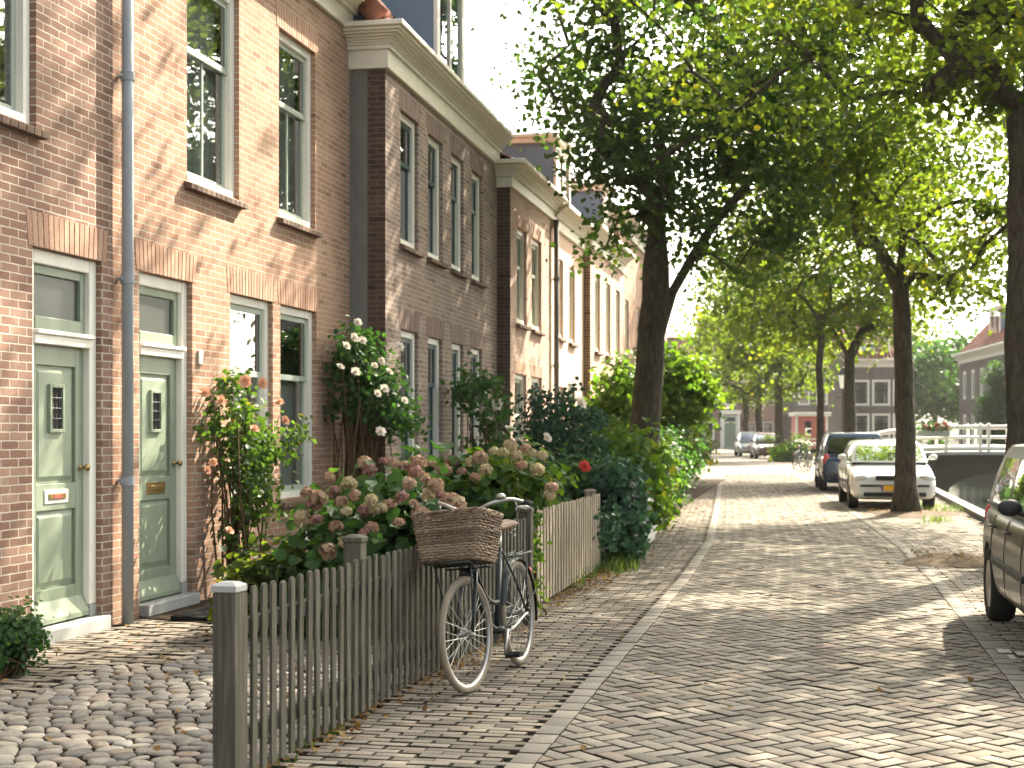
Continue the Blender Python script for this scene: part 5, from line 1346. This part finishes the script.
# tall airy shrub and the hydrangeas
X, Y = spot(553, 17.6)
r = bush('rose_shrub', 'tall airy dark shrub in front of the pale pink house', 'shrub', X, Y,
         [(-.1, .1, 1.05, .50, .6, .5), (.05, .2, 1.55, .38, .5, .42), (-.25, .3, 1.75, .22, .3, .35), (.38, .1, 1.35, .26, .4, .35), (.2, .2, 1.95, .12, .2, .28), (.55, .1, 1.72, .16, .2, .08)], 3600, .062, 'leaf_blue', 207, stems=26, up=.25, clump=20)
add_roses(r, [LOC(r, *p) for p in ((582, 402, 17.2), (511, 428, 17.2), (548, 437, 17.1))], 'rose_white', 8, 1.0)
X, Y = spot(372, 11.0)
r = bush('hydrangea', 'big dark leaved hydrangea with dusty pink heads behind the nearer fence', 'hydrangea', X, Y,
         [(-.28, .1, .50, .34, .45, .42), (.12, .1, .72, .38, .5, .42), (.42, .0, .66, .26, .4, .38), (-.05, -.2, .42, .45, .4, .38)], 2400, .112, 'leaf_dark', 209, stems=20, up=.5, shape=1.35, clump=9, tight=.35)
add_heads(r, [LOC(r, p[0], p[1], p[2]+.55) for p in ((365, 463, 10.2), (370, 471, 10.0), (384, 462, 10.1), (394, 464, 10.0), (355, 495, 9.75), (341, 502, 9.8), (381, 509, 9.7), (370, 509, 9.8), (363, 512, 9.75), (389, 506, 9.8), (364, 534, 9.6), (329, 478, 10.2), (307, 493, 10.1), (318, 499, 10.0), (302, 518, 10.0), (344, 543, 9.6), (328, 551, 9.6), (372, 528, 9.65), (399, 523, 9.7), (371, 500, 9.7), (346, 512, 9.7),
    (404, 466, 10.0), (414, 472, 9.9), (424, 478, 9.8), (409, 484, 9.7), (429, 494, 9.6), (414, 505, 9.5), (421, 515, 9.45), (402, 498, 9.6), (436, 486, 9.6), (442, 497, 9.4), (450, 500, 9.3), (456, 504, 9.2), (418, 463, 10), (316, 520, 9.9), (336, 527, 9.7), (312, 506, 10.0), (349, 484, 10.0), (335, 491, 9.9))], ['hyd_pink', 'hyd_pink', 'hyd_pink', 'hyd_cream', 'hyd_plum'], 31, .60)
X, Y = spot(503, 14.5)
r = bush('hydrangea', 'lighter green hydrangea with cream heads above the bicycle saddle', 'hydrangea', X, Y,
         [(-.2, .0, .82, .32, .4, .42), (.12, .1, .92, .30, .4, .38), (.24, .2, .75, .22, .35, .36), (-.42, .1, .7, .25, .4, .36)], 1800, .105, 'leaf_lime', 211, stems=16, up=.5, shape=1.35, clump=9, tight=.35)
add_heads(r, [LOC(r, *p) for p in ((510, 446, 13.9), (503, 453, 13.2), (532, 453, 13.2), (522, 466, 12.9), (517, 456, 13.1), (542, 456, 13.3), (552, 488, 12.7), (494, 452, 13.4), (526, 450, 13.5), (486, 470, 13), (537, 470, 12.9), (549, 495, 12.7), (480, 458, 13.3), (470, 462, 13.3))], ['hyd_cream', 'hyd_cream', 'hyd_pink'], 33, .66)
X, Y = spot(455, 14.5)
r = bush('hydrangea', 'low plum flowered hydrangea below the brown house windows', 'hydrangea', X, Y,
         [(-.2, 0, .75, .4, .5, .42), (.25, .1, .7, .4, .5, .4)], 800, .15, 'leaf_dark', 213, stems=12, up=.5, shape=1.3, clump=9, tight=.4)
add_heads(r, [LOC(r, *p) for p in ((415, 462, 14.4), (432, 466, 14.2), (444, 470, 14.0), (462, 472, 14.0), (475, 478, 13.9), (452, 462, 14.4))], ['hyd_plum', 'hyd_pink'], 35, .65)
X, Y = spot(262, 10.9)
bush('ground_cover_plant', 'low mound of fresh green leaves beside the sunlit door, behind the fence', 'garden plant', X, Y, [(-.02, 0, .30, .20, .4, .26), (.12, .1, .40, .20, .35, .22)], 1300, .075, 'leaf', 215, stems=8, up=.8, shape=1.3, clump=12)
X, Y = spot(5, 9.05)
bush('garden_plant', 'small bushy herb at the foot of the red brick wall by the left edge', 'garden plant', X, Y, [(-.05, 0, .20, .24, .30, .18), (.05, .05, .26, .16, .2, .14)], 2600, .036, 'leaf_dark', 217, stems=12, up=.4, clump=26)
X, Y = spot(572, 16.6)
r = bush('garden_shrub', 'leafy dark shrub with one red bloom over the farther fence', 'shrub', X, Y, [(-.2, 0, .75, .34, .45, .36), (.12, .1, .86, .26, .4, .32)], 2800, .075, 'leaf_dark', 219, stems=12, clump=18)
add_roses(r, [LOC(r, 585, 466, 14.5)], 'petal_red', 9, 1.3)
X, Y = spot(617, 16.3)
bush('ivy', 'bluish green ivy mass hanging over the end of the farther fence', 'ivy', X, Y, [(-.02, .0, .78, .22, .4, .34), (.08, -.05, .42, .18, .35, .38), (.0, .1, .98, .16, .3, .16), (-.12, .2, .55, .08, .3, .4)], 3600, .075, 'leaf_blue', 221, stems=2, up=.1, shape=1.3, clump=20)
X, Y = spot(560, 13.6)
bush('ivy', 'thin ivy shoot climbing the boards of the farther fence', 'ivy', X-.0, Y-.0, [(.42, .35, .55, .04, .12, .28), (.44, .4, .7, .03, .1, .12)], 160, .055, 'leaf_blue', 222, stems=0, up=.1, clump=8)
X, Y = W(.19, 11.9)
bush('ivy', 'yellow green ivy on the gate post between the two fences', 'ivy', X, Y, [(0, 0, .45, .025, .04, .42), (0, 0, .84, .04, .05, .06)], 260, .042, 'leaf_lime', 223, stems=1, up=.1, clump=10)
for px, z, bl, n, ls, mt, sd, nm, lab in (
    (612, 21, [(0, 0, .95, .5, .6, .55), (.3, .1, 1.15, .3, .4, .35)], 2200, .14, 'leaf_lime', 231, 'garden_shrub', 'yellow green broad leaved shrub left of the big trunk'),
    (598, 29, [(.2, 0, 1.3, .5, .8, 1.0), (.5, 0, 2.3, .35, .5, .7)], 2400, .15, 'leaf_lime', 233, 'garden_shrub', 'tall light green shrub by the orange house, behind the trunk'),
    (652, 25.5, [(0, 0, .7, .34, .6, .55), (.05, .2, 1.05, .2, .4, .25)], 2200, .10, 'leaf_rose', 235, 'garden_shrub', 'pale yellowish hedge shrub just right of the big trunk'),
    (650, 22.5, [(0, 0, .35, .25, .35, .3)], 700, .11, 'leaf_lime', 236, 'garden_plant', 'low pale leaved plant at the foot of the big trunk'),
    (664, 30, [(0, 0, .75, .42, .8, .72), (-.1, .3, 1.3, .3, .5, .3)], 2600, .10, 'leaf_dark', 237, 'garden_shrub', 'dark rounded hedge shrub below the round headed tree'),
    (672, 38, [(0, 0, .9, .5, 1.0, .85), (-.2, .4, 1.6, .4, .7, .4)], 2600, .13, 'leaf_rose', 239, 'garden_shrub', 'pale dusty shrub beyond the dark hedge'),
    (678, 52, [(0, 0, 1.0, .6, 2.2, .95), (-.4, 1, 1.6, .6, 1.5, .6)], 2600, .17, 'leaf_dark', 241, 'garden_shrub', 'far green hedge along the bending street'),
    (690, 70, [(0, 0, .9, .8, 3, .9), (-.6, 1, 1.8, .8, 2, .9)], 1800, .24, 'leaf_rose', 243, 'garden_shrub', 'farthest hedge before the house with white door surround'),
    (640, 38, [(0, 0, 1.6, 1.3, 1.6, 1.5), (.3, .3, 2.6, .9, 1.2, .8)], 2600, .2, 'leaf', 245, 'garden_shrub', 'large green shrub behind the round headed tree'),
    (787, 72, [(0, 0, .45, .7, .6, .45), (.6, .2, .6, .5, .5, .6)], 1400, .16, 'leaf_lime', 247, 'garden_shrub', 'bright planting at the foot of the distant street tree')):
    X, Y = spot(px, z); bush(nm, lab, 'shrub' if nm == 'garden_shrub' else 'garden plant', X, Y, bl, n, ls, mt, sd, stems=10, clump=22)

# pale edging stones of the garden by the trunk
root = None
for k, (px, z) in enumerate(((640, 18.6), (647, 20.0), (653, 21.6))):
    X, Y = spot(px, z); mb = MB(); mb.box(-.07, .07, -.62, .62, -.05, .09); o = mb.build('edging_stone', M['stone'], None, bevel=.03); o.location = (X, Y, 0); o.rotation_euler = (0, 0, R(6-4*k))
    tag(o, ('long pale edging stone next to the ivy', 'long pale edging stone at the big trunk', 'long pale edging stone below the pale yellowish hedge shrub')[k], 'edging stone', 'edging stones of the gardens')

# ================================================================== bridge, lamp, kiosk, parked bicycles
X, Y = AT(868, 51.5)
br_ = empty('canal_bridge', (X, Y, 0), R(0), 'low arched canal bridge with white painted railings and dark brick sides', 'bridge')
BL = 9.4
def dz(x): return .18+.58*(1-abs((x-BL/2)/(BL/2+.6))**4)
mb = MB(); cx_ = 5.0; rw, rh = 2.35, .95
for y in (0.0, 4.2):
    n = 40; xs = np.linspace(-.6, BL+.6, n+1)
    arch = lambda x: -1.3 if abs(x-cx_) >= rw else -.85+rh*math.sqrt(max(0, 1-((x-cx_)/rw)**2))
    for a, b in zip(xs, xs[1:]):
        mb.quad((a, y, arch(a)), (b, y, arch(b)), (b, y, dz(b)-.06), (a, y, dz(a)-.06))
xs = np.linspace(cx_-rw, cx_+rw, 25)
for a, b in zip(xs, xs[1:]): mb.quad((a, 0, arch(a) if abs(a-cx_) < rw else -.85), (b, 0, arch(b) if abs(b-cx_) < rw else -.85), (b, 4.2, arch(b) if abs(b-cx_) < rw else -.85), (a, 4.2, arch(a) if abs(a-cx_) < rw else -.85))
mb.build('arch_wall', M['quay'], br_)
mb = MB(); xs = np.linspace(-.6, BL+.6, 33)
for a, b in zip(xs, xs[1:]):
    mb.add([(a, -.12, dz(a)-.06), (b, -.12, dz(b)-.06), (b, 4.32, dz(b)-.06), (a, 4.32, dz(a)-.06), (a, -.12, dz(a)+.06), (b, -.12, dz(b)+.06), (b, 4.32, dz(b)+.06), (a, 4.32, dz(a)+.06)], [(0, 1, 2, 3), (7, 6, 5, 4), (0, 4, 5, 1), (2, 6, 7, 3)])
mb.build('deck', M['stone'], br_)
for y in (0.02, 4.18):
    mb = MB()
    for zz, rr in ((.93, .075), (.56, .055), (.17, .09)): mb.tube([(x, y, dz(x)+zz) for x in np.linspace(-.3, BL+.3, 25)], rr, 8)
    rl = mb.build('railing', M['white'], br_, True)
    for i in range(8):
        x = .1+i*1.31
        for dx in ((-.14, .14) if i % 2 else (0,)):
            mb = MB(); mb.box(x+dx-.06, x+dx+.06, y-.06, y+.06, dz(x)+.0, dz(x)+1.02); mb.add([(x+dx-.075, y-.075, dz(x)+1.021), (x+dx+.075, y-.075, dz(x)+1.021), (x+dx+.075, y+.075, dz(x)+1.021), (x+dx-.075, y+.075, dz(x)+1.021), (x+dx, y, dz(x)+1.1)], [(0, 1, 4), (1, 2, 4), (2, 3, 4), (3, 0, 4)])
            mb.build('railing_post', M['white'], rl, bevel=.008)
Xf, Yf = AT(933, 51.0)
fb = empty('flower_box', (Xf, Yf-.25, dz(Xf-X)+.62), 0, 'flower box with pink and red blooms hung on the white bridge railing', 'flower box')
mb = MB(); mb.box(-.55, .55, -.11, .11, .0, .2); mb.build('planter', M['sash'], fb, bevel=.01)
rs = np.random.RandomState(4); P = rs.normal(0, 1, (420, 3))*np.array([.30, .10, .09])+np.array([0, 0, .28])
link('foliage', leaf_mesh('foliage', P, .07, rs.rand(420), seed=5), M['leaf_dark'], fb)
add_heads(fb, [(rs.uniform(-.5, .5), rs.uniform(-.15, .1), rs.uniform(.27, .45)) for _ in range(12)], ['hyd_plum', 'petal_red', 'hyd_pink'], 9, .9)

X, Y = AT(843, 57)
lp = empty('street_lamp', (X, Y, 0), 0, 'black lamp post with pale square lantern between the tree trunks', 'street lamp')
mb = MB(); mb.lathe([(0, 0), (.13, 0), (.13, .08), (.10, .12), (.095, .75), (.12, .80), (.07, .88), (.055, 1.0), (.042, 3.05), (.07, 3.08), (.07, 3.12), (.03, 3.16), (.03, 3.26), (0, 3.26)], 14); mb.tube([(-.28, 0, 2.9), (.28, 0, 2.9)], .016, 8); mb.build('post', M['iron'], lp, True)
mb = MB(); a, b = .13, .21; vs = [(-a, -a, 3.27), (a, -a, 3.27), (a, a, 3.27), (-a, a, 3.27), (-b, -b, 3.78), (b, -b, 3.78), (b, b, 3.78), (-b, b, 3.78)]
mb.add(vs, [(0, 1, 5, 4), (1, 2, 6, 5), (2, 3, 7, 6), (3, 0, 4, 7), (3, 2, 1, 0)]); ln = mb.build('lantern', M['opal'], lp)
mb = MB()
for q in range(4): mb.tube([vs[q], vs[q+4]], .014, 6)
mb.add([(-b-.03, -b-.03, 3.781), (b+.03, -b-.03, 3.781), (b+.03, b+.03, 3.781), (-b-.03, b+.03, 3.781), (-.08, -.08, 3.97), (.08, -.08, 3.97), (.08, .08, 3.97), (-.08, .08, 3.97)], [(3, 2, 1, 0), (0, 1, 5, 4), (1, 2, 6, 5), (2, 3, 7, 6), (3, 0, 4, 7), (4, 5, 6, 7)])
mb.ball((0, 0, 4.04), .06, .06, .09, 10, 8); mb.build('lantern_frame', M['iron'], ln)

X, Y = AT(796, 77)
kk = empty('kiosk', (X, Y, 0), R(10), 'small faded red kiosk with flat white roof behind the parked bicycles', 'kiosk')
mb = MB(); mb.box(0, 1.7, .05, 1.5, .05, 2.35); mb.build('wall', M['kiosk_red'], kk)
mb = MB(); mb.box(-.14, 1.84, -.28, 1.64, 2.351, 2.56); mb.build('roof', M['white'], kk, bevel=.02)
for x0 in (-.02, 1.6): mb = MB(); mb.box(x0, x0+.12, -.02, .1, .0, 2.345); mb.build('post', M['white'], kk, bevel=.01)
mb = MB(); mb.box(.45, .85, .02, .052, 1.25, 2.1); mb.build('window', M['kiosk_red'], kk); 
mb = MB(); mb.box(.48, .82, .01, .0195, 1.28, 2.07); mb.build('pane', M['car_glass'], kk)
for z in (.75, 1.08): mb = MB(); mb.box(.10, 1.6, -.03, .052, z, z+.07); mb.build('board', M['white'], kk, bevel=.008)

GB = 'bicycles parked by the thin tree'
for i, (px, z, a, lab) in enumerate(((798, 58, 75, 'leftmost of the small bicycles parked by the thin tree'), (806, 56.5, 95, 'middle one of the small bicycles parked by the thin tree'), (813, 55, 110, 'bicycle parked closest to the thin tree trunk'))):
    X, Y = AT(px, z)
    if i == 0: pb = bicycle('bicycle', lab, (X, Y, 0), R(a), R(6), False, GB)
    else:
        b2 = copy_tree(pb); b2.location = (X, Y, 0); b2.rotation_euler = (R(6), 0, R(a)); b2['label'] = lab

# doormat outside the second door
X, Y = L2(11.3, .62)
mb = MB(); rs = np.random.RandomState(2); n = 16; vs = []
for i in range(n+1):
    for j in range(9): vs.append((-.62+1.24*i/n, -.28+.56*j/8, .035+rs.normal(0, .004)))
mb.add(vs, [(i*9+j, i*9+j+1, (i+1)*9+j+1, (i+1)*9+j) for i in range(n) for j in range(8)]); mb.box(-.62, .62, -.28, .28, .0, .028)
o = mb.build('doormat', M['mat'], None, True); o.location = (X, Y, .012); o.rotation_euler = (0, 0, math.pi/2-R(A2)); tag(o, 'black rough doormat lying outside the sunlit sage green door', 'doormat')

# fallen leaves and tufts of grass
rs = np.random.RandomState(12); P = []
def scat(n, f): 
    for _ in range(n): P.append(f())
def along(a, b, s, z=.015):
    t = rs.rand(); x = a[0]+(b[0]-a[0])*t+abs(rs.normal(0, s)); y = a[1]+(b[1]-a[1])*t+rs.normal(0, .05); return (x, y, z+rs.uniform(0, .02))
scat(260, lambda: along((-2.47, 6.0), (-2.36, 11.2), .13)); scat(260, lambda: along((-2.40, 12.3), (-2.30, 16.2), .16)); scat(160, lambda: along((-2.35, 16.2), (-2.7, 32), .3))
scat(45, lambda: (rs.uniform(-2.3, 1.3), rs.uniform(6, 26), .018)); scat(90, lambda: (rs.uniform(-5.3, -2.6), rs.uniform(6, 10.8), .045)); 
for px, z in ((955, 16.9), (912, 26.6)): X, Y = AT(px, z); scat(120, lambda: (X+rs.normal(0, .4), Y+rs.normal(0, .5), .06))
P = np.array(P); me = leaf_mesh('fallen_leaves', P, .042, rs.rand(len(P)), up=1.6, seed=3); o = link('fallen_leaves', me, M['leaf_dry']); tag(o, 'dry brown leaves scattered along the fence foot and paving', 'leaves', kind='stuff')
mb = MB()
def tuft(x, y, n, h, s):
    for _ in range(n):
        bx, by = x+rs.normal(0, s), y+rs.normal(0, s); a = rs.uniform(0, 6.28); l = h*rs.uniform(.5, 1.1); d = Vector((math.cos(a), math.sin(a), 0)); w = Vector((-math.sin(a), math.cos(a), 0))*.006
        p0 = Vector((bx, by, 0)); p1 = p0+d*l*.2+Vector((0, 0, l*.6)); p2 = p0+d*l*.55+Vector((0, 0, l*.95)); mb.add([p0-w, p0+w, p1+w*.7, p1-w*.7, p2], [(0, 1, 2, 3), (3, 2, 4)])
for _ in range(16): t = rs.rand(); tuft(-2.38+.03*rs.normal(), 12.4+4*t**.6, 24, .14, .05)
for _ in range(12): X, Y = AT(rs.uniform(606, 630), rs.uniform(15.2, 17.5)); tuft(X, Y, 34, .22, .08)
for px, z in ((912, 28.2), (925, 29), (940, 27.5), (935, 24)):
    for _ in range(6): X, Y = AT(px+rs.normal(0, 9), z+rs.normal(0, .5)); tuft(X, Y, 22, .12, .1)
for _ in range(14): tuft(-2.45+rs.normal(0, .02), rs.uniform(6.2, 11), 9, .07, .03)
o = mb.build('grass', M['grass']); tag(o, 'grass tufts growing at the fence foot and tree feet', 'grass', kind='stuff')

# ================================================================== air
mb = MB(); mb.box(-404, 404, -64, 904, -3.2, 18); hz = mb.build('haze', None); hz['kind'] = 'stuff'
t = NT('morning_haze'); pv = t.n('ShaderNodeVolumePrincipled'); pv.inputs['Color'].default_value = (1, .97, .92, 1); pv.inputs['Density'].default_value = .00016; pv.inputs['Anisotropy'].default_value = .3
t.l(pv.outputs[0], t.out.inputs['Volume']); hz.data.materials.append(t.m)
# ================================================================== light, sky, camera
wd = bpy.data.worlds.new('World'); SC.world = wd; wd.use_nodes = True; nt = wd.node_tree
sky = nt.nodes.new('ShaderNodeTexSky'); sky.sky_type = 'NISHITA'; sky.sun_disc = False; sky.sun_elevation = SUN_EL; sky.sun_rotation = SUN_AZ
sky.altitude = 0; sky.air_density = .8; sky.dust_density = 6.0; sky.ozone_density = 1.0
bg = nt.nodes['Background']; hs = nt.nodes.new('ShaderNodeHueSaturation'); hs.inputs['Saturation'].default_value = .48; nt.links.new(sky.outputs[0], hs.inputs['Color']); wm = nt.nodes.new('ShaderNodeMix'); wm.data_type = 'RGBA'; wm.blend_type = 'MULTIPLY'; wm.inputs[0].default_value = 1; wm.inputs[7].default_value = (.985, .985, .90, 1); nt.links.new(hs.outputs[0], wm.inputs[6]); nt.links.new(wm.outputs[2], bg.inputs[0]); bg.inputs[1].default_value = .14
sl = bpy.data.lights.new('sun', 'SUN'); sl.energy = 5.0; sl.angle = R(.6); sl.color = (1.0, .90, .73)
so = bpy.data.objects.new('sun', sl); COL.objects.link(so)
sv = Vector((math.sin(SUN_AZ)*math.cos(SUN_EL), math.cos(SUN_AZ)*math.cos(SUN_EL), math.sin(SUN_EL))); so.rotation_euler = (-sv).to_track_quat('-Z', 'Y').to_euler(); so.location = sv*60
cam = bpy.data.cameras.new('camera'); co = bpy.data.objects.new('camera', cam); COL.objects.link(co); SC.camera = co
cam.sensor_width = 36; cam.lens = F/1024*36; cam.shift_y = (HY-384)/1024; cam.clip_end = 3000; cam.clip_start = .1
co.location = (0, 0, HC); co.rotation_euler = (R(90), 0, PSI)
cam.dof.use_dof = True; cam.dof.focus_distance = 9.0; cam.dof.aperture_fstop = 4.0; cam.dof.aperture_blades = 0
SC.view_settings.view_transform = 'Standard'; SC.view_settings.look = 'None'; SC.view_settings.exposure = 2.3; SC.view_settings.gamma = 1
SC.render.engine = 'CYCLES'; c = SC.cycles; c.max_bounces = 7; c.diffuse_bounces = 3; c.glossy_bounces = 3; c.transmission_bounces = 4; c.transparent_max_bounces = 10; c.use_denoising = True; c.caustics_reflective = False; c.caustics_refractive = False
SC.render.film_transparent = False
